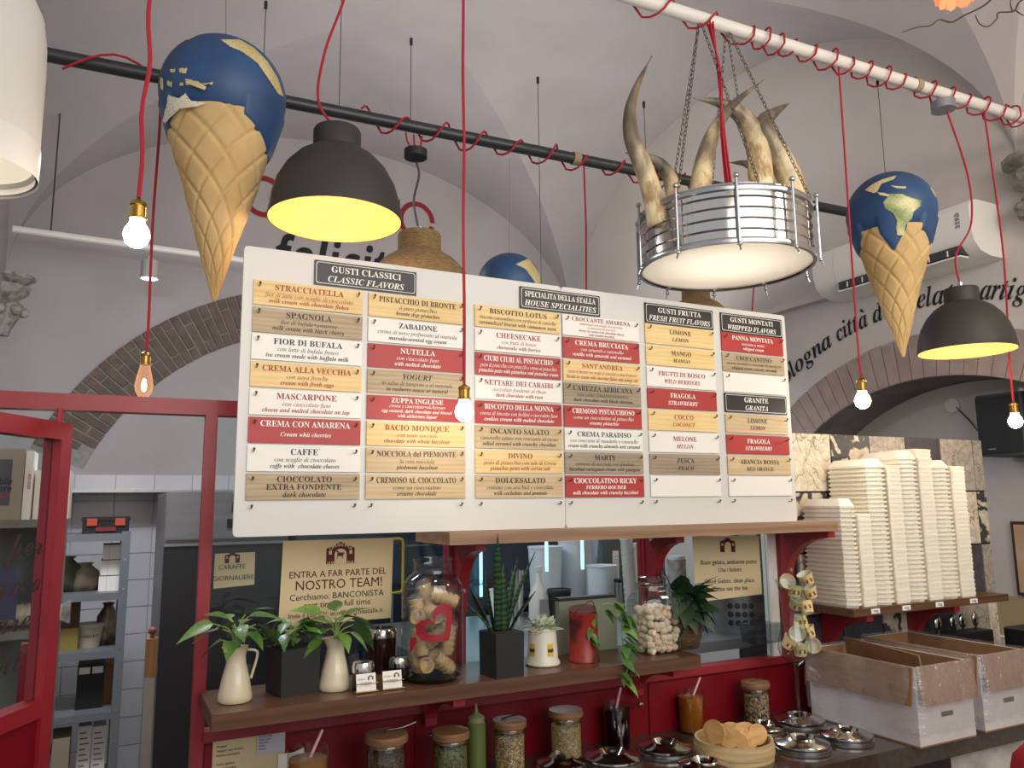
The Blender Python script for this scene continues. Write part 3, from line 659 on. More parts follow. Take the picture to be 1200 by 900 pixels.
SHADE = mat('matt_black_shade', '2e2c2a', .62, c2='34322f', ns=4)
YIN = mat('yellow_shade_lining', 'ffc46e', .6)
def dome_lamp(u, v, Y, dia, label, hang, m=SHADE, name='dome_lamp', power=2.0, cordm=CORDR, inner=YIN):
    p = aY(u, v, Y); t = T(name, label, 'lamp', p); R = dia / 2
    prof = [(R, 0), (R * .998, .03 * dia), (R * .965, .15 * dia), (R * .89, .28 * dia), (R * .76, .40 * dia), (R * .6, .49 * dia), (R * .44, .545 * dia), (R * .37, .56 * dia)]
    MB().lathe(prof + [(R * .36, .562 * dia), (R * .36, .71 * dia), (R * .34, .728 * dia), (0, .73 * dia)], 64).build('shade', m, t, smooth=True)
    MB().lathe([(R * .985, .0), (R * .975, .02 * dia), (R * .93, .135 * dia), (R * .82, .27 * dia), (R * .66, .385 * dia), (R * .48, .47 * dia), (0, .5 * dia)], 48).build('lining', inner, t, smooth='all')
    b = MB(); n = 48
    b.lathe([(R * .985, 0), (R * 1.002, 0), (R * 1.002, .006), (R, .006)], 64); b.build('rim', m, t)
    MB().sphere((0, 0, .46 * dia), .07 * dia, 16, 10).build('bulb', emat('lamp_bulb', 'ffd890', 5), t, smooth='all')
    l = bpy.data.lights.new('dome_light', 'POINT'); l.energy = power; l.color = (1, .82, .56); l.shadow_soft_size = .04
    o = bpy.data.objects.new('dome_light', l); COL.objects.link(o); o.parent = t; o.location = (0, 0, .06 * dia)
    MB().tube(bez([(0, 0, .73 * dia)] + [Vector(h) - p for h in hang], 8), .0033, 6).build('cord', cordm, t, smooth=True)
    MB().cyl((0, 0, .73 * dia), .008, .02, 10).build('cord_grip', STEEL, t)
    return t, p
Yl = 1.74
dome_lamp(393, 259, Yl, .305, 'large black dome lamp with glowing yellow inside, upper left', [aY(373, 118, Yl), aY(381, 60, Yl), aY(405, -8, Yl), aY(409, -60, Yl)], power=1.7)
pr_ = onpipe(WP_A, WP_B, 1104)
dome_lamp(1133, 412, pr_.y, .285, 'black dome lamp with glowing yellow inside, right below the air conditioner', [aY(1120, 300, pr_.y), aY(1138, 262, pr_.y), aY(1134, 205, pr_.y), aY(1108, 125, pr_.y)], power=1.7)
rp = pr_ + Vector((0, -.0, -.062)); t = T('ceiling_rose', 'small grey metal cable rose under the white pipe', 'ceiling rose', rp)
MB().cyl((0, 0, 0), .038, .03, 28).build('cup', mat('grey_rose', '8b9095', .4, .5), t, smooth=True); MB().tube([(-.02, 0, .03), (-.02, 0, .055)], .002, 6).build('hook', STEEL, t); MB().tube([(.02, 0, .03), (.02, 0, .055)], .002, 6).build('hook', STEEL, t)
# half-hidden rope lamps behind the board
ROPE = mat('jute_rope', '9a7f56', .95, c2='6a5434', ns=70, stretch=(1, 1, 6), bmp=.5)
pr2 = onpipe(DP_A, DP_B, 487)
t, p = dome_lamp(491, 374, 1.98, .33, 'rope-covered brown dome lamp peeking over the board below the black rose', [aY(489, 262, 1.98), aY(485, 235, 1.98), aY(491, 205, 1.98), aY(487, 187, 1.98)], ROPE, power=.25, cordm=WIRE)
t = T('ceiling_rose', 'round black cable rose hanging under the dark pipe', 'ceiling rose', aY(487, 183, 1.96))
MB().cyl((0, 0, -.005), .032, .022, 28).build('cup', BLACK, t, smooth=True)
for dx in (-.02, 0, .02): MB().tube([(dx * .6, 0, .016), (dx, .012, .045), (dx * 1.2, .015, .07)], .0028, 6).build('cord_loop', CORDR, t)
dome_lamp(818, 402, 2.02, .26, 'rope-covered brown lamp neck peeking over the board below the steel drum', [aY(818, 300, 2.02), aY(818, 250, 2.02)], ROPE, power=.25, cordm=WIRE)

# large white cylinder lamp at the left edge
p = aY(-56, 197, 1.30); k = 1.30 / 1.10; R = .104
t = T('cylinder_lamp', 'large white cylindrical pendant lamp cut off by the left edge', 'lamp', p)
MB().lathe([(R, 0), (R, .17), (R * .985, .21), (R * .93, .25), (R * .82, .275), (R * .3, .295), (0, .30)], 64).build('shade', mat('lamp_white_enamel', 'c9c6c0', .45), t, smooth=True)
MB().lathe([(R, 0), (R * 1.015, -.004), (R * 1.015, .045), (R, .05)], 64).build('rim_band', mat('lamp_white_band', 'd4d2cc', .35), t, smooth=True)
MB().lathe([(R * .97, .0), (R * .96, .12), (0, .13)], 48).build('reflector', WHITE, t, smooth='all')
MB().lathe([(R * .93, .012), (R * .99, .008), (R * .99, .012), (R * .93, .016)], 48).build('inner_ring', WHITE, t)
MB().lathe([(0, .07), (R * .6, .07), (R * .6, .1), (0, .1)], 32).build('lit_disc', emat('lamp_disc', 'fff6e6', 3), t)
MB().tube([(0, 0, .3), (0, 0, 1.2)], .004, 6).build('cord', WIRE, t)
l = bpy.data.lights.new('cyl_light', 'SPOT'); l.energy = 1.5; l.color = (1, .95, .85); l.spot_size = radians(120)
o = bpy.data.objects.new('cyl_light', l); COL.objects.link(o); o.parent = t; o.location = (0, 0, .05)

# white rail with a spotlight on the far wall side
a, e = aY(15, 268, 4.6), aY(300, 307, 4.6); mid = (a + e) / 2
t = T('light_rail', 'thin white suspended rail in front of the back wall', 'rail', mid)
MB().tube([a - mid, e - mid], .018, 8).build('rail', WHITE, t); 
for f in (.14,): q = a.lerp(e, f) - mid; MB().tube([q, q + Vector((0, 0, 1.05))], .004, 5).build('wire', WIRE, t)
p = aY(175, 327, 4.6); t = T('rail_spotlight', 'small white cylindrical spotlight on the thin rail, glowing below', 'lamp', p)
MB().lathe([(.045, 0), (.045, .1), (0, .1)], 24).build('housing', mat('spot_grey', 'a5a29e', .5), t, smooth=True); MB().lathe([(0, .003), (.042, .003)], 24).build('lens', emat('spot_lens', 'ffffff', 8), t)
MB().cyl((0, 0, .1), .01, .03, 8).build('stem', WHITE, t)

# ================================================================== GLOBE ICE-CREAM CONES
OCEAN = mat('painted_ocean', '18345a', .5, c2='2b5280', ns=5, bmp=.15, lo=.3, hi=.75)
WAF = mat('painted_wafer', 'cdae78', .75, c2='bb9860', ns=8, bmp=.2)
LAND = mat('painted_land', '6f8a52', .6, c2='d8cf9c', ns=9, lo=.4, hi=.6)
LANDC = mat('painted_cream_land', 'd6c694', .6, c2='b9a468', ns=12)
ICE = mat('painted_ice', 'e2dccb', .6, c2='cfc4a4', ns=12)
def inside(p, poly):
    x, y = p; c = False; n = len(poly)
    for i in range(n):
        x1, y1 = poly[i]; x2, y2 = poly[(i + 1) % n]
        if (y1 > y) != (y2 > y) and x < (x2 - x1) * (y - y1) / (y2 - y1) + x1: c = not c
    return c
cone_mesh = [None]
def globe_cone(u, v, Y, px, label, hang, lob, lands):
    c = aY(u, v, Y); depth = float((RW.T @ (np.array(c) - EYE))[2]); d = px * depth / FPX
    t = T('globe_cone', label, 'decoration', c); r = d / 2
    MB().sphere((0, 0, 0), r, 48, 30, (1, 1, .97)).build('globe', OCEAN, t, smooth='all')
    R0 = .425 * d; zt = -1.75 * d
    cr = lambda z: max(.0, R0 * (z - zt) / (1.46 * d)) + .012 * d
    if True:
        prof = [(0, zt - .0), (.02 * d, zt + .003 * d)]
        b = MB(); n = 144; m = 110; P = []
        for i in range(m + 1):
            z = zt + .01 * d + (-.27 * d - zt - .01 * d) * i / m
            for k in range(n):
                a = 2 * pi * k / n; q = (z - zt) / d
                g1 = abs(((a * 8 / (2 * pi) + q * 3.1) % 1) - .5); g2 = abs(((-a * 8 / (2 * pi) + q * 3.1) % 1) - .5)
                gr = max(0, 1 - g1 / .10) + max(0, 1 - g2 / .10)
                rr = cr(z) * (1 - .02 * sin(3 * a + 6 * q)) - .024 * d * min(1, gr) * min(1, q * 3); P.append((rr * cos(a), rr * sin(a), z))
        P.append((0, 0, zt)); F = [(i * n + k, i * n + (k + 1) % n, (i + 1) * n + (k + 1) % n, (i + 1) * n + k) for i in range(m) for k in range(n)] + [(len(P) - 1, (k + 1) % n, k) for k in range(n)]
        b.add(P, F).build('wafer_cone', WAF, t, smooth='all')
    tw = (Vector(EYE) - c).normalized(); rt = Vector((0, 0, 1)).cross(tw).normalized() * 1.0; up = tw.cross(rt)
    if rt.dot(Vector(RW[:, 0])) < 0: rt = -rt
    af = math.atan2(tw.y, tw.x)
    b = MB(); n = 96; m = 12; P = []
    for i in range(m + 1):
        for k in range(n):
            a = 2 * pi * k / n; rel = math.degrees((a - af + pi) % (2 * pi) - pi); ze = -lob(rel) * d; z0 = -.16 * d
            z = z0 + (ze - z0) * i / m; rs = r * sqrt(max(0, 1 - (z / (r * .97)) ** 2)) if abs(z) < r * .97 else 0
            rr = max(rs + .001, cr(z) + .016 * d * (1 if i < m - 1 else (.6 if i < m else .05))) if ze < -.33 * d else rs - .002
            P.append((rr * cos(a), rr * sin(a), z))
    b.add(P, [(i * n + k, i * n + (k + 1) % n, (i + 1) * n + (k + 1) % n, (i + 1) * n + k) for i in range(m) for k in range(n)]).build('ocean_drip', OCEAN, t, smooth='all')
    for nm, mt, poly in lands:
        b = MB(); N = 104; G = {}
        xs = [p[0] for p in poly]; ys_ = [p[1] for p in poly]
        for i in range(-N, N):
            for j in range(-N, N):
                a, e = (i + .5) / N, (j + .5) / N
                if a * a + e * e > .97 or sin(a * 61 + 2) * sin(e * 53) > .93 or a < min(xs) or a > max(xs) or e < min(ys_) or e > max(ys_) or not inside((a, e), poly): continue
                qs = []
                for di, dj in ((0, 0), (1, 0), (1, 1), (0, 1)):
                    x, y = (i + di) / N, (j + dj) / N; w_ = sqrt(max(.0, 1 - x * x - y * y)); q = rt * x + up * y + tw * w_
                    q = Vector((q.x, q.y, q.z * .97)) * r * 1.006
                    rad = sqrt(q.x ** 2 + q.y ** 2); rm = max(cr(q.z) + .016 * d, r * sqrt(max(0, 1 - (q.z / (r * .97)) ** 2)) + .001) + .003
                    if q.z < -.155 * d and rad < rm: q.x *= rm / rad; q.y *= rm / rad
                    qs.append(q)
                b.add(qs, [(0, 1, 2, 3)])
        if b.v: b.build(nm, mt, t, smooth='all', fix=False)
    MB().tube([(0, 0, r * .95), Vector(hang) - c], .0015, 5).build('hanging_string', mat('string', '8a8070', .8), t)
    return t
S = lambda pts, cx, cy, R: [((x - cx) / R, -(y - cy) / R) for x, y in pts]
L = lambda p: S(p, 251, 226, 196)
globe_cone(262, 114, 1.80, 141, 'large ice-cream cone with an Earth globe scoop, upper left', aY(265, -30, 1.8),
    lambda a: .30 if -50 < a < 12 else (.30 + .0036 * (a - 12) if 12 <= a < 70 else (.5 if a >= 70 else .30 + .004 * (-50 - a) if a > -90 else .45)),
    [('continent', LANDC, L([(236, 58), (290, 44), (335, 62), (375, 95), (410, 140), (432, 195), (412, 188), (380, 150), (345, 108), (300, 84), (262, 74)])), ('continent', LANDC, L([(130, 66), (150, 46), (178, 40), (165, 56), (142, 74)])),
     ('island', LANDC, L([(142, 192), (178, 194), (205, 212), (200, 222), (172, 214), (144, 208)])), ('island', LANDC, L([(192, 200), (220, 188), (218, 196), (200, 206)])), ('island', LANDC, L([(88, 204), (104, 208), (104, 222), (88, 218)])),
     ('island', LANDC, L([(66, 198), (76, 200), (78, 236), (68, 232)])), ('island', LANDC, L([(122, 164), (146, 160), (142, 178), (124, 176)])), ('island', LANDC, L([(96, 170), (112, 168), (110, 178), (98, 180)])), ('island', LANDC, L([(126, 206), (136, 204), (136, 218), (128, 218)])),
     ('ice_sheet', ICE, L([(104, 250), (135, 258), (152, 240), (170, 262), (208, 264), (190, 280), (150, 292), (128, 340), (108, 330)]))])
L2 = lambda p: S(p, 241, 250, 186)
globe_cone(1044, 250, 1.62, 98, 'small ice-cream cone with an Earth globe showing South America, right', aY(1036, 205, 1.62),
    lambda a: (.58 - .012 * abs(a)) if abs(a) < 22 else (.31 if abs(a) < 42 else min(.47, .31 + .006 * (abs(a) - 42))),
    [('continent', LAND, L2([(216, 200), (246, 168), (290, 178), (325, 202), (360, 216), (354, 240), (322, 262), (312, 290), (286, 316), (276, 345), (266, 374), (252, 366), (254, 325), (260, 290), (248, 250), (222, 228)])),
     ('continent', LANDC, L2([(148, 132), (180, 112), (222, 98), (276, 92), (262, 108), (214, 118), (196, 150), (180, 152)])), ('island', LANDC, L2([(196, 152), (222, 160), (244, 172), (236, 178), (206, 166)])),
     ('island', LANDC, L2([(248, 132), (275, 140), (308, 148), (304, 156), (270, 148)])), ('continent', LANDC, L2([(398, 164), (412, 172), (428, 214), (414, 208)]))])
globe_cone(597, 333, 1.93, 75, 'small globe cone half hidden behind the white board', aY(597, 186, 1.93), lambda a: .3, [('continent', LANDC, S([(20, -60), (60, -80), (95, -30), (98, 30), (80, 0), (50, -45)], 0, 0, 100))])

# ================================================================== STEEL DRUM CHANDELIER WITH HORNS
dc = aY(850, 313, 1.60); DRR = .228; DH = .150
t = T('drum_chandelier', 'round steel drum lamp with curved horns hanging on chains', 'chandelier', dc)
MB().lathe([(DRR, 0), (DRR, DH)], 72).build('band', CHROME, t, smooth='all')
for z, rr, hz in ((0, 1.03, .014), (.030, 1.006, .005), (.058, 1.006, .005), (.086, 1.006, .005), (.114, 1.006, .005), (DH - .012, 1.03, .014)):
    MB().lathe([(DRR * .99, z - hz / 2), (DRR * rr, z - hz / 2), (DRR * rr + .002, z), (DRR * rr, z + hz / 2), (DRR * .99, z + hz / 2)], 72).build('hoop', STEEL if hz > .01 else CHROME, t, smooth=True)
m, nt, bb = newmat('drum_skin'); bb.inputs['Base Color'].default_value = lin('eee6d6'); bb.inputs['Roughness'].default_value = .1; bb.inputs['Specular IOR Level'].default_value = .9
tl = nt.nodes.new('ShaderNodeBsdfTranslucent'); tl.inputs[0].default_value = lin('f4ecdc'); mx = nt.nodes.new('ShaderNodeMixShader'); mx.inputs[0].default_value = .5
nt.links.new(bb.outputs[0], mx.inputs[1]); nt.links.new(tl.outputs[0], mx.inputs[2]); nt.links.new(mx.outputs[0], nt.nodes['Material Output'].inputs[0])
l = bpy.data.lights.new('drum_skin_fill', 'AREA'); l.energy = 1.0; l.size = .36; l.shape = 'DISK'; l.color = (1, .93, .84); o = bpy.data.objects.new('drum_skin_fill', l); COL.objects.link(o); o.parent = t; o.location = (0, 0, .12)  # fill added inside the drum to brighten its skin
MB().lathe([(0, .004), (DRR, .004)], 64).build('membrane', m, t)
rods = MB(); 
for k in range(10):
    a = 2 * pi * k / 10 + .35; b = MB(); x, y = (DRR * 1.07) * cos(a), (DRR * 1.07) * sin(a)
    b.tube([(x, y, -.012), (x, y, DH + .01)], .0035, 8); b.sphere((x, y, -.014), .006, 8, 6); b.sphere((x, y, DH + .012), .0075, 8, 6)
    for z in (0, DH - .012): b.tube([(x, y, z), (x * .94, y * .94, z)], .004, 6)
    b.tube([(x, y, -.014), (x * 1.03, y * 1.03, -.032)], .0025, 6)
    b.build('tension_rod', STEEL, t, smooth=True)
m, nt, bb = newmat('cow_horn'); v = coords(nt, 'Object', (1, 1, .35), True); f = noise(nt, v, 14, 7, .65)
tcn = nt.nodes.new('ShaderNodeAttribute'); tcn.attribute_name = 'tip'; 
mx = nt.nodes.new('ShaderNodeMath'); mx.operation = 'MULTIPLY_ADD'; nt.links.new(tcn.outputs['Fac'], mx.inputs[0]); mx.inputs[1].default_value = .52
m2 = nt.nodes.new('ShaderNodeMath'); m2.operation = 'MULTIPLY'; m2.inputs[1].default_value = .75; nt.links.new(f, m2.inputs[0]); nt.links.new(m2.outputs[0], mx.inputs[2])
nt.links.new(ramp(nt, mx.outputs[0], [(.28, 'f6eacb'), (.38, 'e6d4a8'), (.44, 'a8865a'), (.50, 'ddc89c'), (.66, '82745c'), (.80, '4a433a'), (.92, '857c6c')]), bb.inputs['Base Color']); bb.inputs['Roughness'].default_value = .38; bump(nt, f, bb, .2)
HORN = m
Zx = lambda x, y, Y: aY(720 + x / 3, 50 + y / 3, Y)
for pts, rr, dy, st in (([(155, 640), (130, 520), (95, 420), (60, 330), (55, 240), (80, 150), (132, 46)], 33, 0, 0), ([(215, 560), (192, 470), (140, 412), (40, 388)], 26, .10, .25), ([(300, 600), (304, 500), (318, 410), (352, 310), (420, 215), (528, 128)], 35, -.10, 0),
        ([(520, 590), (512, 440), (496, 330), (440, 250), (370, 212), (278, 195)], 40, .02, 0), ([(640, 600), (625, 500), (572, 385), (524, 290), (562, 246), (618, 212)], 42, .0, 0), ([(520, 520), (500, 455), (460, 425), (400, 422)], 18, .12, .3)):
    Yh = 1.60 + dy; P = bez([Zx(x, y, Yh) for x, y in pts], 9); c0 = P[0]; n = len(P); dd = float((RW.T @ (np.array(c0) - EYE))[2])
    R_ = [max(.0015, (rr / 3) * dd / FPX * (1 - (i / (n - 1)) ** 2.8) * (1.15 - .3 * i / (n - 1))) for i in range(n)]
    b = MB(); b.tube([p - dc for p in P], R_, 14); o = b.build('horn', HORN, t, smooth='all')
    at = o.data.attributes.new('tip', 'FLOAT', 'POINT'); at.data.foreach_set('value', [min(1, st + (i // 14) / (n - 1)) for i in range(n * 14)])
CHN = mat('chain_steel', '6f6b66', .35, .9)
def chain(A, B, parent, off_):
    A, B = Vector(A), Vector(B); d = (B - A); Ln = d.length; n = int(Ln / .0135); b = MB(); dn = d.normalized(); s1 = dn.orthogonal().normalized(); s2 = dn.cross(s1)
    for i in range(n):
        c = A + dn * (i + .5) * Ln / n; s_ = (s1 + s2).normalized() if i % 2 else (s1 - s2).normalized(); pts = []
        for k in range(9): a = 2 * pi * k / 8; pts.append(c + s_ * .0042 * cos(a) + dn * .0092 * sin(a) - off_)
        b.tube(pts, .0011, 4, cap=False)
    stuff(b.build('chain', CHN, parent))
P1, P2 = onpipe(WP_A, WP_B, 820), onpipe(WP_A, WP_B, 852)
rim = lambda deg: dc + Vector((DRR * 1.02 * cos(radians(deg)), DRR * 1.02 * sin(radians(deg)), DH))
for A, deg in ((P1, 200), (P1, 250), (P1, 95), (P2, 310), (P2, 20), (P2, 60)): chain(A, rim(deg), t, dc)
b = MB(); A, e = P1 + Vector((.02, -.02, -.02)), rim(232)
for k in range(5):
    q = Vector((.004 * cos(k * 1.3), .004 * sin(k * 1.3), 0)); b = MB(); b.tube(bez([A + q * 2 - dc, A.lerp(e, .35) - q + Vector((.012, 0, 0)) - dc, A.lerp(e, .7) + q - dc, e + q * 2 + Vector((.03, .03, -.03)) - dc], 6), .003, 6); b.build('red_cord', CORDR, t, smooth=True)

# ================================================================== AIR CONDITIONER, SPEAKER, PICTURE, CORBEL WIRE
t = T('air_conditioner', 'white wall air conditioner unit above the painted words', 'air conditioner', (XW, 2.18, 2.52))
prof = [(0, .03), (-.09, .03), (-.15, .045), (-.185, .08), (-.20, .13), (-.20, .215), (-.185, .240), (-.15, .25), (0, .25)]
MB().prism(prof, -.385, .265, 'Y').build('body', WHITE, t, smooth=True)
MB().prism(prof, -.285 - .10, -.39, 'Y').build('end_cap', WHITE, t) if False else None
MB().prism([(x * .995, z * .99 + .001) for x, z in prof], .267, .385, 'Y').build('side_cover', WHITE, t, smooth=True)
MB().box(-.1885, -.12, -.33, .25, .037, .07, M=Tr(-.002, 0, .004) @ Rm(ry=radians(0))).build('vent', mat('dark_vent', '3a3b3d', .5), t)
for k in range(7): MB().box(-.193, -.125, -.28 + k * .08, -.275 + k * .08, .042, .066).build('louver', WHITE, t)
MB().box(-.195, -.14, -.33, .25, .028, .034).build('flap', WHITE, t)
Mz = Matrix(((0, 0, 0, -.2015), (0, 0, -1, -.345), (-1, 0, 0, .2), (0, 0, 0, 1)))
MB().text('GREE', 'sb', .018, .0, .0, None, align=0, M=Matrix(((0, 1, 0, -.2018), (0, 0, 1, -.345), (-1, 0, 0, .17), (0, 0, 0, 1)))).build('lettering', mat('grey_ink', '6a6a6e', .5), t)
sp = aX(1184, 498, 3.26); t = T('wall_speaker', 'black loudspeaker on the niche wall at the right edge', 'speaker', sp)
MB().rbox(-.075, .13, -.10, .10, -.125, .125, r=.03, n=4).build('cabinet', mat('speaker_black', '1c2024', .55), t, smooth=True)
MB().rbox(-.079, -.074, -.088, .088, -.115, .115, r=.001).build('grille', mat('speaker_grille', '15181c', .8), t)
MB().box(-.081, -.079, .02, .05, -.1, -.096).build('badge', STEEL, t); MB().box(.1, .14, -.01, .01, .12, .16).build('bracket', STEEL, t)
q = aX(1116, 475, XN - .004); t = T('wall_plate', 'small round cover plate on the niche wall with a loose cable', 'plate', q)
MB().lathe([(0, .004), (.034, .004), (.036, 0)], 28, M=Rm(ry=-pi / 2)).build('disc', mat('niche_disc', 'c4bdb8', .8), t)
MB().tube(bez([Vector((-.004, -.02, -.01)), aX(1135, 492, XN - .01) - q, aX(1153, 508, XN - .02) - q, sp + Vector((.1, .05, -.0)) - q], 6), .0025, 6).build('cable', BLACK, t)
fa, fb = aX(1187, 611, XN - .02), aX(1187, 697, XN - .02)
t = T('picture_frame', 'dark wooden picture frame hanging on the niche wall at right', 'picture', (XN, fa.y, fb.z)); hgt = fa.z - fb.z
MB().box(-.02, -.003, -.24, .012, 0, hgt).build('frame', mat('frame_wood', '3a2018', .4), t); MB().box(-.0215, -.02, -.228, 0, .013, hgt - .013).build('picture', mat('picture_paper', 'b59a78', .6, c2='a0835f', ns=9), t)

# ================================================================== ORANGE PAPER FLOWER LAMP AND TWIGS, TOP RIGHT
p = aY(1121, -22, 1.35); t = T('flower_lamp', 'glowing orange paper flower lamp at the top edge', 'lamp', p)
OR = emat('orange_petal', 'ff8a5c', .9); rr = random.Random(4)
for k in range(46):
    a = rr.random() * 2 * pi; e = rr.uniform(-.9, .7); l_ = rr.uniform(.078, .090); d = Vector((cos(a) * cos(e), sin(a) * cos(e), sin(e))); s1 = d.cross(Vector((0, 0, 1))).normalized(); u_ = s1.cross(d)
    w_ = .024; P = [d * .01, d * l_ * .55 + s1 * w_ + u_ * .004, d * l_ * .6 + u_ * -.004, d * l_ * .55 - s1 * w_ + u_ * .004, d * l_ * .95 + s1 * w_ * .5, d * l_ * 1.04, d * l_ * .93 - s1 * w_ * .55]
    MB().add(P, [(0, 1, 2), (0, 2, 3), (1, 4, 5, 2), (2, 5, 6, 3)]).build('petal', OR, t, smooth='all', fix=False)
MB().sphere((0, 0, 0), .03, 12, 8).build('bulb', emat('flower_bulb', 'ffc090', 4), t)
TW = mat('twig_bark', '4a4038', .85)
t = T('twig_branch', 'bare dark twig branch reaching in at the top right', 'branch', aY(1200, 0, 1.45))
o0 = aY(1200, 0, 1.45)
for pts, r0 in (([(1180, -20), (1155, 5), (1130, 18), (1115, 26), (1101, 23), (1090, 30), (1075, 32), (1057, 38)], .003), ([(1215, -10), (1195, 2), (1188, 13), (1170, 15), (1168, 22), (1158, 31), (1148, 28), (1143, 18)], .0028), ([(1186, 12), (1184, 2), (1190, -10)], .002), ([(1190, 12), (1200, 18), (1212, 14)], .002)):
    P = bez([aY(x, y, 1.45 + .03 * sin(i)) - o0 for i, (x, y) in enumerate(pts)], 6); n = len(P)
    MB().tube(P, [r0 * (1 - .6 * i / n) + .0004 for i in range(n)], 6).build('twig', TW, t, smooth=True)

# ================================================================== WHITE FOAM BOXES
FOAM = mat('white_polystyrene', 'ece6d6', .75, c2='e6dfcd', ns=80, bmp=.05, sss=.0)
def foam_mesh(wx, wy, lid=False, ridged=True):
    ch = .026 if ridged else .004; o = [(ch, 0), (wx - ch, 0), (wx, ch * .8), (wx, wy), (0, wy), (0, ch * .8)]
    b = MB(); sh = lambda q: [(p[0] + (q if p[0] < wx / 2 else -q), p[1] + (q if p[1] < wy / 2 else -q * .4)) for p in o]
    q = .0055 if ridged else .0012
    b.prism(sh(q), 0, .0052); b.prism(sh(q * .4), .0052, .0072); b.prism(o, .0072, .0130)
    if lid:
        n = len(o); fx, fz = (.30, .034) if ridged else (.06, .016); top = [(p[0] + (wx / 2 - p[0]) * fx, p[1] + (wy / 2 - p[1]) * .2, fz) for p in o]; base = [(p[0], p[1], .0132) for p in o]
        b.add(base + top, [tuple(range(n, 2 * n))] + [(i, (i + 1) % n, (i + 1) % n + n, i + n) for i in range(n)])
    return b
SZ0 = 1.305; PITCH = .0134
nth = ['shortest, leftmost', 'third', 'fifth and tallest', 'seventh']; nth2 = ['second, smooth-sided', 'fourth, smooth-sided', 'sixth, smooth-sided', 'last, smooth-sided']
stacks = []
for i, (x0, wa, wb_, ta, tb, ua, ub) in enumerate([(1.940, .062, .056, 592, 601, 986, 1000), (2.064, .082, .062, 543, 541, 1020, 1040), (2.214, .082, .066, 531, 523, 1062, 1085), (2.368, .086, .070, 545, 544, 1108, 1135)]):
    stacks.append((x0, wa, .165, ua, ta, nth[i], True, 1.655)); stacks.append((x0 + wa + .002, wb_, .150, ub, tb, nth2[i], False, 1.664))
for si, (x0, wx, wy, tu, tv, nm, rid, yf) in enumerate(stacks):
    n = int((aY(tu, tv, yf).z - SZ0) / PITCH); pm2 = None; dz = 0 if rid else .0
    for k in range(n):
        last = k == n - 1
        lb = (f'white foam box with a closed lid, topmost on the {nm} stack' if last else f'white foam takeaway box in the {nm} stack on the shelf')
        if last or pm2 is None:
            o = foam_mesh(wx, wy, last, rid).build('foam_box', FOAM)
            if not last: pm2 = o.data
        else: o = bpy.data.objects.new('foam_box', pm2); COL.objects.link(o)
        o.location = (x0 + random.uniform(-.001, .001), yf + random.uniform(-.001, .001), SZ0 + .0003 + k * PITCH); tag(o, lb, 'foam box', f'foam boxes of the {nm} stack')

# ================================================================== CARTONS UNDER CLEAR FILM
FILM = MC.get('film')
m, nt, bb = newmat('clear_film'); nt.nodes.remove(bb)
tr = nt.nodes.new('ShaderNodeBsdfTransparent'); g = nt.nodes.new('ShaderNodeBsdfGlossy'); g.inputs['Roughness'].default_value = .18; g.inputs[0].default_value = (.95, .95, 1, 1)
df = nt.nodes.new('ShaderNodeBsdfDiffuse'); df.inputs[0].default_value = (.8, .78, .78, 1); v = coords(nt, 'Object', (1, 1, 2)); f = noise(nt, v, 12, 5, .6)
bp = nt.nodes.new('ShaderNodeBump'); bp.inputs['Strength'].default_value = .9; bp.inputs['Distance'].default_value = .03; nt.links.new(f, bp.inputs['Height']); nt.links.new(bp.outputs[0], g.inputs['Normal'])
m1 = nt.nodes.new('ShaderNodeMixShader'); m1.inputs[0].default_value = .11; nt.links.new(tr.outputs[0], m1.inputs[1]); nt.links.new(df.outputs[0], m1.inputs[2])
m2 = nt.nodes.new('ShaderNodeMixShader'); m2.inputs[0].default_value = .14; nt.links.new(m1.outputs[0], m2.inputs[1]); nt.links.new(g.outputs[0], m2.inputs[2]); nt.links.new(m2.outputs[0], nt.nodes['Material Output'].inputs[0])
FILM = m
CW = mat('white_carton', 'd0c9c8', .6, c2='c6bfbe', ns=10)
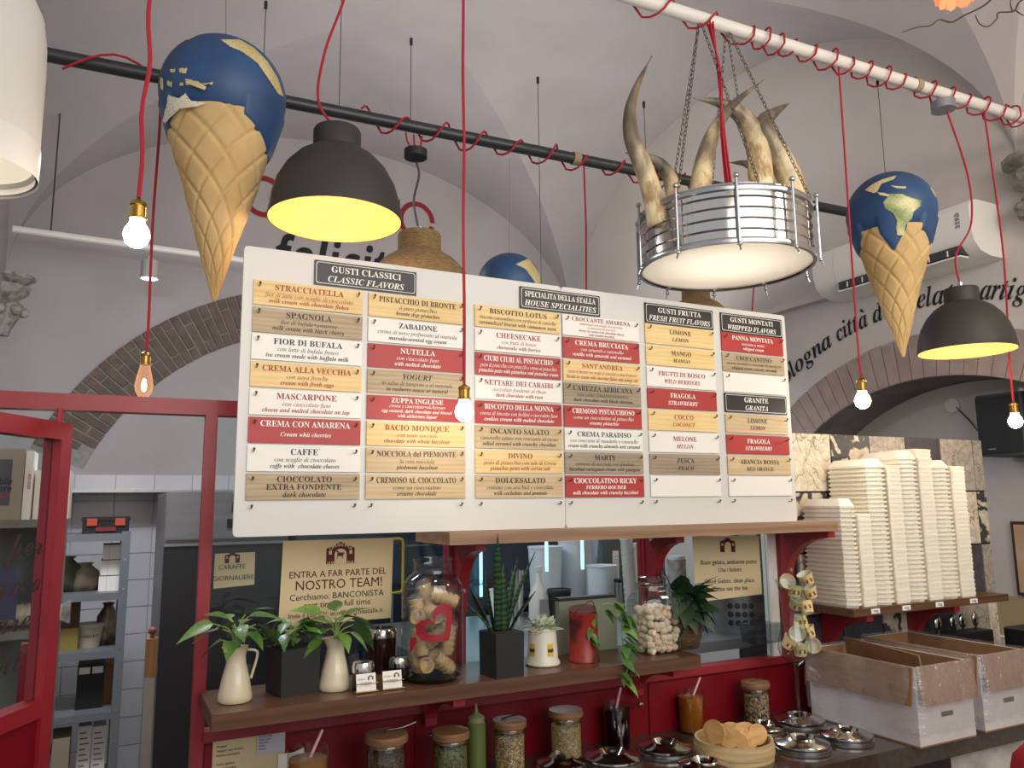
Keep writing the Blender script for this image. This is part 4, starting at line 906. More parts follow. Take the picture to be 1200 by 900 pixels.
def carton(x, y, wx, wy, h, label, rz, flap):
    t = T('open_carton', label, 'carton', (x, y, 1.0), 'open cartons on the counter', rz=rz); th = .004
    for nm, bx in (('base', (0, wx, 0, wy, 0, th)), ('side', (0, wx, 0, th, th, h)), ('side', (0, wx, wy - th, wy, th, h)), ('side', (0, th, th, wy - th, th, h)), ('side', (wx - th, wx, th, wy - th, th, h))):
        MB().box(*bx).build(nm, CW if nm == 'side' else CARD, t)
    for bx in ((.006, wx - .006, .0042, .007, th, h - .001), (.006, wx - .006, wy - .007, wy - .0042, th, h - .001), (.0042, .006, .008, wy - .008, th, h - .001), (wx - .006, wx - .0042, .008, wy - .008, th, h - .001)):
        MB().box(*bx).build('inner_lining', CARD, t)
    fh = .092
    MB().box(0, wx - .004, -.0035, 0, -fh, 0, M=Tr(.002, -.003, h + .001) @ Rm(rx=radians(-7))).build('flap', CARD, t)
    MB().box(-.0035, 0, 0, wy - .004, -fh, 0, M=Tr(-.003, .002, h + .001) @ Rm(ry=radians(8))).build('flap', CARD, t)
    MB().box(0, wx, -.003, .0025, 0, .003, M=Tr(0, 0, h)).build('fold_edge', CARD, t); MB().box(-.003, .0025, .003, wy, 0, .003, M=Tr(0, 0, h)).build('fold_edge', CARD, t)
    if flap: MB().box(0, .004, 0, wy * .9, 0, .085, M=Tr(wx * .30, wy * .06, h - .06) @ Rm(rz=radians(-14)) @ Rm(ry=radians(-10))).build('raised_flap', CARD, t)
    MB().rbox(-.006 + .075, .035 + .08, -.0012, -.0004, 0, .012, r=.0003, n=1, M=Tr(.02, 0, h * .34)).build('handle_slot', mat('slot_shadow', '4a4442', .8), t)
    # the film: a thin, rumpled skirt around the upper part
    rr = random.Random(int(x * 100)); b = MB(); ring = []; N = 22
    per = [(wx * k / N, 0, 0, -1) for k in range(N)] + [(wx, wy * k / N, 1, 0) for k in range(N)] + [(wx - wx * k / N, wy, 0, 1) for k in range(N)] + [(0, wy - wy * k / N, -1, 0) for k in range(N)]
    H = [h + .006, h - .02, h - .05, h - .09, h - .11, h - .14, .03]; P = []
    for i, z in enumerate(H):
        o_ = [.006, .012, .015, .0185, .017, .012, .010][i]
        for (px, py, nx, ny) in per:
            j = rr.uniform(-.002, .004) * (1 if i else .3); P.append((px + nx * (o_ + j), py + ny * (min(o_, .004 if ny > 0 else 1) + (j if ny < 0 else 0)), z + rr.uniform(-.004, .004) * (1 if 0 < i else .3)))
    n = len(per); b.add(P, [(i * n + k, i * n + (k + 1) % n, (i + 1) * n + (k + 1) % n, (i + 1) * n + k) for i in range(len(H) - 1) for k in range(n)])
    b.build('plastic_film', FILM, t, smooth='all', fix=False)
    return t
carton(1.848, 1.402, .222, .345, .192, 'open cardboard carton with raised flap under clear film, left of the two', 0, True)
carton(2.118, 1.408, .212, .375, .195, 'open cardboard carton under clear film, right of the two on the counter', 0, False)

# ================================================================== COUNTER THINGS
def steel_lid(u, v, R, label, Z=1.0):
    p = aZ(u, v, Z); t = T('round_cover', label, 'cover', (p.x, p.y, Z), 'steel lids on the counter')
    MB().lathe([(R * .86, 0), (R * .88, .008), (R, .010), (R * 1.0, .014), (R * .93, .017), (R * .62, .021), (R * .5, .026), (R * .24, .0065), (0, .0055)], 48).build('lid_disc', CHROME, t, smooth=True)
    MB().lathe([(R * .86, 0), (R * 1.02, .0), (R * 1.03, .004), (R * .9, .0075)], 48).build('lower_rim', STEEL, t, smooth=True)
    MB().lathe([(0, .0055), (R * .12, .007), (R * .14, .014), (R * .2, .022), (R * .2, .026), (R * .12, .028), (0, .0285)], 24).build('knob', mat('black_knob', '1a1816', .3), t, smooth=True)
steel_lid(937, 848, .068, 'steel lid with sunken centre, nearest the stemmed glass'); steel_lid(940, 876, .068, 'steel lid with sunken centre, in front at the left of the carton')
steel_lid(992, 866, .066, 'steel lid lying right against the film-wrapped carton'); steel_lid(896, 858, .05, 'steel lid just right of the round wooden biscuit tray')
steel_lid(780, 881, .066, 'steel lid left of the round wooden biscuit tray'); steel_lid(718, 893, .068, 'steel lid standing before the jar of dark red sauce')
steel_lid(658, 899, .058, 'steel lid in front of the middle wooden-lidded jar'); steel_lid(826, 904, .06, 'steel lid in front of the wooden biscuit tray, cut by the lower edge')
def grain(name, c, c2, c3, sc=220):
    if name in MC: return MC[name]
    m, nt, bb = newmat(name); v = coords(nt, 'Object', (1, 1, 1)); vo = nt.nodes.new('ShaderNodeTexVoronoi'); vo.inputs['Scale'].default_value = sc; nt.links.new(v, vo.inputs[0])
    sx = nt.nodes.new('ShaderNodeSeparateColor'); nt.links.new(vo.outputs['Color'], sx.inputs[0]); nt.links.new(ramp(nt, sx.outputs[0], [(.2, c), (.5, c2), (.85, c3)]), bb.inputs['Base Color']); bb.inputs['Roughness'].default_value = .6
    n = nt.nodes.new('ShaderNodeBump'); n.inputs['Strength'].default_value = .8; n.inputs['Distance'].default_value = .004; n.invert = True; nt.links.new(vo.outputs['Distance'], n.inputs['Height']); nt.links.new(n.outputs[0], bb.inputs['Normal']); MC[name] = m; return m
LIDW = wood('jar_lid_wood', '8f6844', '7a5436', '5a3a22', 14, 'X', .45)
def wood_jar(x, y, R, H, fill, label, fh=.8, spoon=None, handle=False):
    t = T('glass_jar', label, 'jar', (x, y, 1.0), 'jars with wooden lids on the counter')
    MB().lathe([(R * .96, 0), (R, .004), (R, H - .012), (R * .94, H - .006)], 40).build('glass', JAR, t, smooth=True)
    MB().lathe([(0, .003), (R * .94, .003), (R * .95, .01), (R * .95, H * fh), (R * .6, H * fh + .004), (0, H * fh + .005)], 32).build('filling', fill, t, smooth=True)
    MB().lathe([(0, H - .012), (R * .9, H - .012), (R * .9, H - .004), (R * 1.1, H - .003), (R * 1.12, H + .004), (R * 1.08, H + .012), (R * .5, H + .014), (0, H + .014)], 40).build('wooden_lid', LIDW, t, smooth=True)
    if spoon:
        MB().tube(bez([(-R * .2, -R * .2, H + .016), (0, 0, H + .019), (R * .9, R * .2, H + .018), (R * 1.7, R * .3, H + .024)] if spoon == 'out' else [(-R * .6, -R * .1, H + .016), (0, 0, H + .018), (R * .8, R * .2, H + .018)], 6), .0022, 6).build('spoon', CHROME, t, smooth=True)
    return t
G1 = grain('green_chopped_nuts', '6a6a3a', '8c8a52', '4a4526'); G2 = grain('brown_grain', 'b08a58', '7a5430', 'd6b686'); G3 = grain('tan_seeds', 'a88a56', '8a6c3e', 'c4a66c', 260); G4 = grain('mixed_nut_pieces', '3a2418', 'c9ab84', '8a5c3c', 150); G5 = grain('dark_grain', '5a3f26', '3f2a18', '7a5a36')
def jp(u, vtop, Y): p = aY(u, vtop, Y); return p
for u, vt, Y, R, fill, lb, sp_ in ((453, 863, 1.70, .041, G5, 'wooden-lidded jar of brown grain with a steel spoon on top, leftmost', 'out'), (528, 859, 1.71, .038, G1, 'wooden-lidded jar of chopped green nuts left of the green bottle', None),
       (597, 846, 1.73, .036, G2, 'wooden-lidded jar of golden grain right of the green bottle', 'in'), (663, 834, 1.75, .038, G3, 'tallest-looking wooden-lidded jar of pale seeds beside the dark sauce jar', None), (885, 801, 1.775, .036, G4, 'wooden-lidded jar of chopped nut pieces behind the biscuit tray', 'in')):
    p = jp(u, vt, Y); wood_jar(p.x, p.y, R, p.z - 1.0 - .006, fill, lb, .78, sp_)
OLIVE = mat('olive_green_bottle', '5c6634', .35)
p = aY(558, 829, 1.74); h = p.z - 1; t = T('squeeze_bottle', 'olive green squeeze bottle standing between two wooden-lidded jars', 'bottle', (p.x, p.y, 1))
MB().lathe([(0, 0), (.021, 0), (.022, .004), (.022, h * .78), (.019, h * .8), (.0, h * .8)], 28).build('body', OLIVE, t, smooth=True)
MB().lathe([(.019, h * .8), (.019, h * .87), (.012, h * .9), (.005, h * .93), (.0015, h * 1.06), (0, h * 1.06)], 20).build('nozzle_cap', mat('bottle_cap', '7d8658', .4), t, smooth=True)
def tumbler(u, vb, vt, Y, R, liquid, label, spoon):
    p = aY(u, vt, Y); h = p.z - 1; t = T('sauce_glass', label, 'glass', (p.x, p.y, 1)); lz = .86 * h
    MB().lathe([(R * .9, 0), (R * .92, .003), (R, h)], 40).build('glass', JAR, t, smooth=True)
    MB().lathe([(0, .004), (R * .88, .004), (R * .95, lz), (0, lz + .002)], 32).build('sauce', liquid, t, smooth=True)
    MB().tube([(-.01, 0, lz - .03), (R * spoon[0], 0, h + spoon[1])], [.004, .0028], 8).build('stirring_spoon', mat('clear_pink_spoon', 'c4a0a0', .15), t, smooth=True)
tumbler(722, 870, 823, 1.79, .036, mat('dark_berry_sauce', '1c0408', .08), 'glass of very dark berry sauce with a clear spoon', (.45, .035))
tumbler(809, 850, 809, 1.80, .036, mat('orange_sauce', 'a85e12', .2, c2='8a4408', ns=14), 'glass of orange sauce with a clear spoon', (1.0, .03))
tumbler(361, 940, 876, 1.66, .040, mat('amber_sauce', 'a06a38', .2), 'glass of amber sauce with a thin clear spoon under the shelf', (.7, .03))
# biscuit tray
BAM = wood('bamboo_ring', 'cbb488', 'b89c6c', '937548', 10, 'X', .6)
p = aZ(857, 886, 1.0); bx_, by_ = p.x + .01, p.y + .0; t = T('biscuit_tray', 'round bamboo tray holding flat biscuits', 'tray', (bx_, by_, 1.0))
MB().lathe([(0, .006), (.088, .006), (.088, .042), (.094, .043), (.094, 0), (0, 0)], 56).build('ring', BAM, t, smooth=True)
MB().lathe([(.0945, .012), (.0965, .012), (.0965, .03), (.0945, .03)], 56).build('hoop', BAM, t, smooth=True)
WF = wood('biscuit', 'd8b27c', 'c4965c', '9c6c3a', 24, 'X', .7); wfm = None; rr = random.Random(8)
for k in range(15):
    if wfm is None:
        b = MB(); pts = [(.024 * cos(2 * pi * i / 18) * 1.25, .024 * sin(2 * pi * i / 18)) for i in range(18)]; b.prism(pts, 0, .003)
        o = b.build('biscuit', WF); wfm = o.data
    else: o = bpy.data.objects.new('biscuit', wfm); COL.objects.link(o)
    f = k / 14; x = bx_ - .058 + .112 * f; y = by_ + .02 * sin(k * 1.7) - .005
    o.location = (x, y, 1.036 + .016 * sin(k * .9 + 1) ** 2 + (.012 if k < 4 else 0)); o.rotation_euler = (radians(68 + rr.uniform(-8, 8)), radians(rr.uniform(-10, 10)), radians(rr.uniform(-35, 5) - 60 + 80 * f))
    tag(o, 'flat pale biscuit leaning in the round bamboo tray', 'biscuit', 'biscuits in the bamboo tray')

# ------------------------------------------------------------------ logo
MAROON = mat('maroon_print', '5e1018', .7); CREAMP = mat('cream_paper', 'dcc9a0', .8, c2='d6c197', ns=3)
def logo(parent, w_, x, z, y, cream, M=None, big=False):
    k = w_; pts = [(-.5, -.40), (.5, -.40), (.5, .22), (.36, .30), (.24, .30), (.14, .42), (.06, .44), (.04, .48), (-.04, .48), (-.06, .44), (-.14, .42), (-.24, .30), (-.36, .30), (-.5, .22)]
    b = MB(); P = [Vector((x + a * k, y, z + c * k * .85)) for a, c in pts]; b.add([M @ q if M is not None else q for q in P], [tuple(range(len(P)))]); b.build('logo', MAROON, parent, fix=False)
    b = MB(); A = [(-.21, -.40), (.21, -.40), (.21, .0)] + [(.21 * cos(radians(q)), .21 * sin(radians(q))) for q in range(20, 180, 20)] + [(-.21, .0)]
    P = [Vector((x + a * k, y - .0004, z + c * k * .85)) for a, c in A]; b.add([M @ q if M is not None else q for q in P], [tuple(range(len(P)))])
    for sx in (-1, 1):
        P = [Vector((x + (sx * .36 + dx * .05) * k, y - .0004, z + (.05 + dz * .06) * k)) for dx, dz in ((-1, -1), (1, -1), (1, 1), (-1, 1))]; b.add([M @ q if M is not None else q for q in P], [(0, 1, 2, 3)])
    b.build('logo_arch', cream, parent, fix=False)
    if big:
        b = MB()
        for i, ch in enumerate('CREMERIA'):
            a = radians(150 - 120 * i / 7); b.text(ch, 'sb', .10 * k, 0, 0, M=Tr(x + .38 * k * cos(a), y - .0006, z + (.02 + .24 * sin(a)) * k) @ Rm(ry=-(a - pi / 2) * .6))
        b.text('LA VECCHIA STALLA', 'sb', .085 * k, x, z - .335 * k, .93 * k, y=y - .0008); b.build('logo_lettering', CREAMP, parent, fix=False)
        cow = [(-.14, -.22), (-.12, -.22), (-.10, -.10), (.04, -.10), (.06, -.22), (.08, -.22), (.08, -.08), (.12, .02), (.15, -.05), (.13, .05), (.05, .06), (-.06, .06), (-.10, .14), (-.17, .15), (-.18, .11), (-.12, .08), (-.12, -.04)]
        b = MB(); b.add([(x + a * k, y - .0008, z + c * k * .8) for a, c in cow], [tuple(range(len(cow)))]); b.build('logo_animal', MAROON, parent, fix=False)

# ------------------------------------------------------------------ paper signs on the panes
def sign(name, label, c0, c1, c2_, c3, Y, lines, lg, m=CREAMP, brd=None):
    A, B_, C_, D_ = [aY(u, v, Y) for u, v in (c0, c1, c2_, c3)]     # TL TR BR BL
    o = (A + B_ + C_ + D_) / 4; t = T(name, label, 'sign', o); b = MB()
    b.add([q - o for q in (D_, C_, B_, A)] + [q - o + Vector((0, .001, 0)) for q in (D_, C_, B_, A)], [(0, 1, 2, 3), (7, 6, 5, 4), (0, 4, 5, 1), (1, 5, 6, 2), (2, 6, 7, 3), (3, 7, 4, 0)]); b.build('sheet', m, t)
    W_ = (B_ - A).length; ang = math.atan2((B_ - A).z, (B_ - A).x); M = Rm(ry=-ang)
    for tx, st, h, x, z, mw, ink in lines: b = MB(); b.text(tx, st, h, x, z, mw, M=M, y=-.0012); b.build('lettering', ink, t)
    if lg: logo(t, lg[0], lg[1], lg[2], -.0012, m, M=M if not lg[3] else None, big=lg[3])
    return t, W_
sign('job_sign', 'large cream paper sign about joining the team, hung inside the glass', (332, 634), (461, 630), (458, 724), (326, 735), 1.842,
     [('ENTRA A FAR PARTE DEL', None, .0145, .002, .010, .225, MAROON), ('NOSTRO TEAM!', None, .021, .004, -.017, .2, MAROON), ('Cerchiamo: BANCONISTA', None, .0135, .0, -.039, .225, BLACK), ('part time e full time', None, .0135, .0, -.057, .19, BLACK), ('Invia il tuo CV: info@vecchiastalla.it', None, .0105, -.002, -.077, .255, MAROON)], (.066, .004, .060, True))
sign('carafe_sign', 'small cream paper sign reading Caraffe Giornaliere beside the red post', (252, 649), (299, 647), (298, 685), (250, 690), 1.90,
     [('CARAFFE', None, .010, -.006, .002, .06, BLACK), ('GIORNALIERE', None, .010, -.002, -.022, .092, BLACK)], (.032, -.006, .026, False))
sign('clean_place_sign', 'cream paper sign asking to use the bin, hung at right inside the glass', (811, 628), (889, 628), (893, 696), (816, 706), 1.842,
     [('Buon gelato, ambiente pulito', None, .013, .004, .008, .215, BLACK), ('Usa i bidoni', None, .013, .006, -.014, .11, BLACK), ('Good Gelato, clean place', None, .013, .004, -.046, .19, BLACK), ('Please use the bin', None, .013, .006, -.068, .15, BLACK)], (.058, .0, .062, False))

# papers under the plant shelf
CRP2 = mat('yellowed_paper', 'cbbb94', .85); 
LNS = ['Coni e coppette', 'Piccolo  Medio  Grande', '', 'Granita siciliana', 'Limone e mandorla', '', 'Frappè', 'Yogurt con frutta', 'Panna montata', '', 'Torte gelato', 'Monoporzioni', 'Semifreddi', '', 'Allergeni', 'Latte, uova, soia, frutta a guscio, glutine', 'Chiedere al personale', '', 'Ingredienti', 'Latte, zucchero, panna, tuorlo, destrosio']
sheetY = 1.836
A = aY(251, 838, sheetY); t = T('price_sheet', 'long yellowed printed sheet taped under the left end of the plant shelf', 'paper', (A.x, sheetY, A.z)); MB().box(0, .148, 0, .0008, -.3, 0).build('sheet', CRP2, t)
b = MB()
for i, l_ in enumerate(LNS):
    if l_: b.text(l_, 'sb', .0042, .008, -.014 - i * .0088, .13, align=-1, y=-.0006)
b.build('lettering', BLACK, t)
A = aY(302, 846, sheetY - .002); t = T('note_paper', 'small white printed note over the yellowed sheet', 'paper', (A.x, sheetY - .002, A.z - .012)); MB().box(0, .058, -.001, 0, -.055, .01).build('sheet', mat('bluish_paper', 'b9b9c4', .8), t)
b = MB()
for i in range(8): b.text(['Ordini torte', 'Nome', 'Telefono', 'Gusti scelti', 'Data ritiro', 'Acconto', 'Saldo', 'Grazie'][i], 'sb', .0034, .004, -.002 - i * .0062, .04, align=-1, y=-.0016)
b.build('lettering', BLACK, t)
A = aY(326, 884, sheetY - .002); t = T('folded_leaflet', 'crumpled pale leaflet hanging beside the glass of amber sauce', 'paper', (A.x, sheetY - .002, A.z)); MB().add([(0, 0, 0), (.03, -.012, .003), (.055, 0, .006), (.055, 0, -.06), (.03, -.014, -.07), (0, 0, -.06)], [(0, 1, 4, 5), (1, 2, 3, 4)]).build('sheet', PAPERW, t)

# ================================================================== STEMMED GLASS FULL OF PAPER CUPS
gp = aZ(937, 850, 1.0); gx, gy = gp.x, gp.y
t = T('stemmed_glass', 'tall stemmed display glass filled with small paper cups beside the cartons', 'glass', (gx, gy, 1.0))
MB().lathe([(0, .002), (.034, .002), (.036, .004), (.01, .010), (.0055, .02), (.005, .10), (.007, .158), (.02, .168), (.038, .182), (.047, .205), (.042, .235), (.030, .275), (.026, .30), (.028, .33), (.036, .37), (.043, .395)], 40).build('glass', JAR, t, smooth=True)
CUPM = mat('pale_yellow_paper', 'dcc488', .7); CUPI = mat('cup_inside', 'e6dfd0', .6)
gd = float((RW.T @ (np.array((gx, gy, 1.2)) - EYE))[2])
cups = [(921, 683, 70, 10), (945, 678, 12, -25), (931, 693, 0, 8), (949, 694, 8, -20), (933, 707, 30, 15), (945, 713, -25, -10), (938, 727, -10, 175), (932, 742, 88, 20), (947, 741, 0, -20), (925, 753, 20, 30), (952, 756, 75, -60), (938, 762, 0, 0)]
for k, (u, v, ex, ey) in enumerate(cups):
    c = aY(u, v, gy + (-.012 if k % 2 else .006)); R = .0215; H = .030
    o = T('paper_cup', ['white-mouthed paper cup lying sideways at the top left of the stemmed glass', 'pale yellow paper cup topmost and rightmost over the glass rim', 'pale yellow paper cup second row left, logo facing front', 'pale yellow paper cup second row right inside the glass', 'tilted yellow paper cup third from the top of the glass', 'yellow paper cup half hidden right of the third row', 'upturned yellow paper cup in the narrow waist of the glass', 'paper cup with its white mouth facing front low in the glass', 'yellow paper cup with logo right of the open-mouthed cup', 'yellow paper cup low left against the bulge of the glass', 'paper cup tipped to the right low in the glass', 'lowest paper cup at the bottom of the stemmed glass'][k], 'paper cup', c, 'paper cups in the stemmed glass')
    o.rotation_euler = (radians(ex), radians(ey), radians(-30))
    MB().lathe([(R * .74, -H / 2), (R, H / 2), (R * 1.05, H / 2), (R * 1.05, H / 2 + .0016), (R * .98, H / 2 + .0016)], 24).build('wall', CUPM, o, smooth=True)
    MB().lathe([(0, -H / 2 + .002), (R * .72, -H / 2 + .002), (R * .96, H / 2 + .001)], 24).build('inside', CUPI, o, smooth=True)
    MB().lathe([(0, -H / 2), (R * .74, -H / 2)], 24).build('bottom', CUPI, o)
    logo(o, .018, 0, 0, -R * .885, CUPM)

# ================================================================== PLANT SHELF THINGS
SZ = 1.238
PLH = mat('pothos_leaf', '4f7a34', .38, c2='2f5a24', ns=14, rnd=True, coat=.15); PLL = mat('light_leaf', '6a8e3c', .4, c2='456e2c', ns=12, rnd=True); PDK = mat('dark_leaf', '253f22', .5, c2='182e1a', ns=14, rnd=True)
PST = mat('green_stem', '8aa05a', .5); SNK = None
LEAFM = {}
def leaf_mesh(kind, m):
    if (kind, m.name) in LEAFM: return LEAFM[(kind, m.name)]
    b = MB(); n = 9; P = []; wf = {'heart': lambda f: (sin(pi * f ** .62)) * (1 - .25 * f), 'blade': lambda f: .55 + .45 * sin(pi * min(1, f * 1.1)) if f < .9 else (1 - f) * 5.5}[kind]
    for i in range(n + 1):
        f = i / n; w_ = .5 * wf(f) * (.62 if kind == 'heart' else .12) + .002; z = -.28 * f * f if kind == 'heart' else 0
        for s_, q in ((-1, .10), (-.5, .03), (0, 0), (.5, .03), (1, .10)): P.append((f, s_ * w_, z + q * w_ * 2))
    b.add(P, [(i * 5 + k, i * 5 + k + 1, (i + 1) * 5 + k + 1, (i + 1) * 5 + k) for i in range(n) for k in range(4)])
    o = b.build('leaf', m, None, smooth='all', fix=False); me = o.data; bpy.data.objects.remove(o); LEAFM[(kind, m.name)] = me; return me
def leaf(t, base, d, L_, m, roll=0, kind='heart', up=(0, 0, 1)):
    d = Vector(d).normalized(); s_ = Vector(up).cross(d); s_ = s_.normalized() if s_.length > .01 else d.orthogonal().normalized(); n = d.cross(s_)
    M = Matrix(((d.x, s_.x, n.x, 0), (d.y, s_.y, n.y, 0), (d.z, s_.z, n.z, 0), (0, 0, 0, 1)))
    o = bpy.data.objects.new('leaf', leaf_mesh(kind, m)); COL.objects.link(o); o.parent = t; o.matrix_local = Tr(base) @ M @ Rm(rx=roll) @ Matrix.Scale(L_, 4)
def pothos(t, org, specs, m1, m2, thick=.0016):
    for k, (az, r, h, L_, ez) in enumerate(specs):
        a = radians(az); e = Vector((r * cos(a), r * sin(a), h)); o_ = Vector(org)
        MB().tube(bez([o_, o_ + Vector((e.x * .3, e.y * .3, h * .75)), o_ + e], 5), [thick] * 11, 5).build('stem', PST, t, smooth=True)
        leaf(t, o_ + e, (cos(a), sin(a), ez), L_, m1 if k % 3 else m2, roll=radians(((k * 53) % 50) - 25))
ENAM = mat('ivory_enamel', 'd9cdb0', .22, c2='cfc2a2', ns=3, coat=.5)
def pitcher(u, v, sc, label, specs, ha, plabel):
    p = aZ(u, v, SZ); t = T('enamel_pitcher', label, 'pitcher', (p.x, p.y, SZ), 'enamel pitchers on the plant shelf'); s_ = sc
    MB().lathe([(0, .001), (.031 * s_, .001), (.034 * s_, .006 * s_), (.033 * s_, .015 * s_), (.027 * s_, .045 * s_), (.0195 * s_, .075 * s_), (.0185 * s_, .088 * s_), (.0225 * s_, .106 * s_), (.0235 * s_, .107 * s_), (.021 * s_, .105 * s_), (.0165 * s_, .088 * s_), (0, .085 * s_)], 40, rf=lambda a, z: 1 + (.28 * max(0, cos(a - pi)) ** 8 if z > .1 * s_ else 0)).build('body', ENAM, t, smooth=True)
    a = radians(ha); h_ = bez([(.02 * s_ * cos(a), .02 * s_ * sin(a), .099 * s_), (.036 * s_ * cos(a), .036 * s_ * sin(a), .096 * s_), (.041 * s_ * cos(a), .041 * s_ * sin(a), .085 * s_), (.030 * s_ * cos(a), .030 * s_ * sin(a), .042 * s_)], 6)
    MB().tube(h_, .0028 * s_, 8).build('handle', ENAM, t, smooth=True)
    q = T('pothos_plant', plabel, 'plant', (p.x, p.y, SZ + .088 * s_)); pothos(q, (0, 0, 0), specs, PLH, PLL)
pitcher(275, 822, .98, 'ivory enamel pitcher at the left end of the plant shelf', [(175, .045, .065, .075, -.25), (200, .02, .075, .05, .5), (-20, .035, .060, .085, -.55), (15, .05, .045, .095, -.6), (150, .03, .03, .06, -.5), (-60, .03, .05, .06, -.3), (60, .03, .06, .06, .2), (250, .035, .035, .055, -.3), (-35, .015, .08, .06, .5), (110, .03, .07, .05, .3), (190, .03, .055, .06, -.1), (-10, .02, .075, .07, .1), (30, .025, .05, .065, -.2), (-90, .02, .06, .055, -.2), (220, .015, .06, .05, .3)], 0, 'pothos with long drooping leaves in the left enamel pitcher')
pitcher(392, 808, .98, 'ivory enamel pitcher just left of the card holder', [(170, .03, .07, .065, .35), (-15, .03, .055, .07, -.2), (20, .045, .04, .075, -.7), (200, .035, .02, .05, -.5), (-50, .02, .06, .06, .2), (80, .02, .07, .06, .6), (-80, .03, .03, .05, -.5), (130, .03, .055, .05, .1), (0, .02, .065, .06, .4), (-30, .03, .03, .055, -.6), (220, .02, .04, .05, .0), (-100, .015, .06, .055, .3), (45, .03, .06, .06, .1)], 70, 'leafy pothos in the right enamel pitcher below the job sign')
BPOT = mat('black_planter', '1d1f20', .5)
p = aZ(343, 812, SZ); t = T('potted_pothos', 'pothos in a wide matt black square planter between the two pitchers', 'plant', (p.x, p.y + .01, SZ), rz=radians(12)); w_ = .040
MB().prism([(-w_, -w_), (w_, -w_), (w_, w_), (-w_, w_)], 0, .092, s1=1.05).build('planter', BPOT, t); MB().box(-w_ * .96, w_ * .96, -w_ * .96, w_ * .96, .0915, .0925).build('soil', mat('dark_soil', '241a12', .95), t)
rr = random.Random(12)
pothos(t, (0, 0, .09), [(k * 37 + rr.uniform(-10, 10), rr.uniform(.01, .04), rr.uniform(.02, .055), rr.uniform(.038, .058), rr.uniform(-.5, .3)) for k in range(30)], PLH, PLL, .0012)
# card holder and small tins
p = aZ(447, 811, SZ); t = T('card_holder', 'thin wire holder with two small cream cards in front of the tins', 'card holder', (p.x, p.y + .006, SZ)); GW = mat('gold_wire', '8c7a4a', .35, .9)
for x0 in (-.030, .026):
    b = MB(); b.tube([(x0 - .022, -.002, .003), (x0 + .024, -.002, .003), (x0 + .024, .012, .003), (x0 - .022, .012, .003), (x0 - .022, -.002, .003)], .0012, 5); b.build('wire_frame', GW, t)
    c = MB().box(x0 - .020, x0 + .021, .000, .0012, .004, .038, M=Rm(rx=radians(-12))).build('card', PAPERW, t)
    b = MB(); b.text('Gelato', 'i', .004, x0 - .009, .026, .02, y=-.0004, M=Rm(rx=radians(-12))); b.text('CREMERIA', 'sb', .0035, x0, .017, .03, y=-.0004, M=Rm(rx=radians(-12))); b.build('lettering', BLACK, t); logo(t, .012, x0 + .010, .029, -.0006, PAPERW, M=Rm(rx=radians(-12)))
    MB().tube([(x0 - .022, -.003, .02), (x0, -.006, .018), (x0 + .024, -.003, .02)], .001, 5).build('wire_bar', GW, t)
def tin(u, v, R, H, cm, label, z=SZ, Y=None):
    p = aZ(u, v, z) if Y is None else aY(u, v, Y); t = T('lidded_jar', label, 'jar', (p.x, p.y, z)); MB().lathe([(0, .001), (R, .001), (R, H), (0, H)], 28).build('body', cm, t, smooth=True)
    MB().lathe([(R * 1.05, H - .012), (R * 1.07, H), (R * .95, H + .008), (R * .6, H + .010), (0, H + .009)], 28).build('lid', CHROME, t, smooth=True)
tin(425, 808, .022, .048, mat('dark_glass_jar', '1c1612', .15), 'small dark jar with silver lid behind the left card'); tin(468, 796, .022, .040, mat('dark_glass_jar', '1c1612', .15), 'small dark jar with silver lid behind the right card')
tin(447, 786, .034, .088, mat('dark_red_jar', '2a1210', .15), 'dark jar with rounded silver lid behind the card holder')

# tall glass jar of wafer cup stacks with red heart
p = aZ(504, 795, SZ); jx, jy = p.x, p.y - .012; t = T('tall_glass_jar', 'tall clear glass jar with a red heart, full of wrapped wafer cups', 'jar', (jx, jy, SZ)); R = .068; H = .262
MB().lathe([(0, .002), (R * .8, .002), (R * .97, .012), (R, .03), (R, .188), (R * .97, .205), (R * .80, .222), (R * .64, .229), (R * .62, .235), (R * .62, H - .008), (R * .66, H - .004), (R * .66, H)], 56).build('glass', JAR, t, smooth=True)
MB().lathe([(0, .003), (R * .8, .003), (R * .9, .010), (0, .011)], 40).build('thick_base', glassmat('teal_glass_base', '5f8f90', .08), t, smooth=True)
HRT = mat('red_heart_vinyl', '96142a', .5)
af = math.atan2(-jy, -jx)
def onjar(x, z, rad=R + .0008): a = af + x / R; return Vector((rad * cos(a), rad * sin(a), z))
ho = [(0, -.55), (.35, -.28), (.62, .0), (.66, .26), (.5, .45), (.26, .46), (.06, .33), (0, .2), (-.06, .33), (-.26, .46), (-.5, .45), (-.66, .26), (-.62, .0), (-.35, -.28)]
rot = radians(40); hp = [(x * cos(rot) - z * sin(rot), x * sin(rot) + z * cos(rot)) for x, z in ho]
b = MB(); n = len(hp); k1, k2 = .072, .040
for i in range(n):
    for (a0, a1) in ((0, .5), (.5, 1)):
        pa = [hp[i][j] * (1 - a0) + hp[(i + 1) % n][j] * a0 for j in (0, 1)]; pb = [hp[i][j] * (1 - a1) + hp[(i + 1) % n][j] * a1 for j in (0, 1)]
        b.add([onjar(.012 + pa[0] * k1, .122 + pa[1] * k1), onjar(.012 + pb[0] * k1, .122 + pb[1] * k1), onjar(.012 + pb[0] * k2, .122 + pb[1] * k2), onjar(.012 + pa[0] * k2, .122 + pa[1] * k2)], [(0, 1, 2, 3)])
b.build('heart', HRT, t, fix=False)
b = MB(); pts = [(-.052, .098), (-.034, .100), (-.034, .090), (-.046, .072), (-.052, .066)]; b.add([onjar(x, z) for x, z in pts], [tuple(range(5))]); b.build('heart_tip', HRT, t, fix=False)
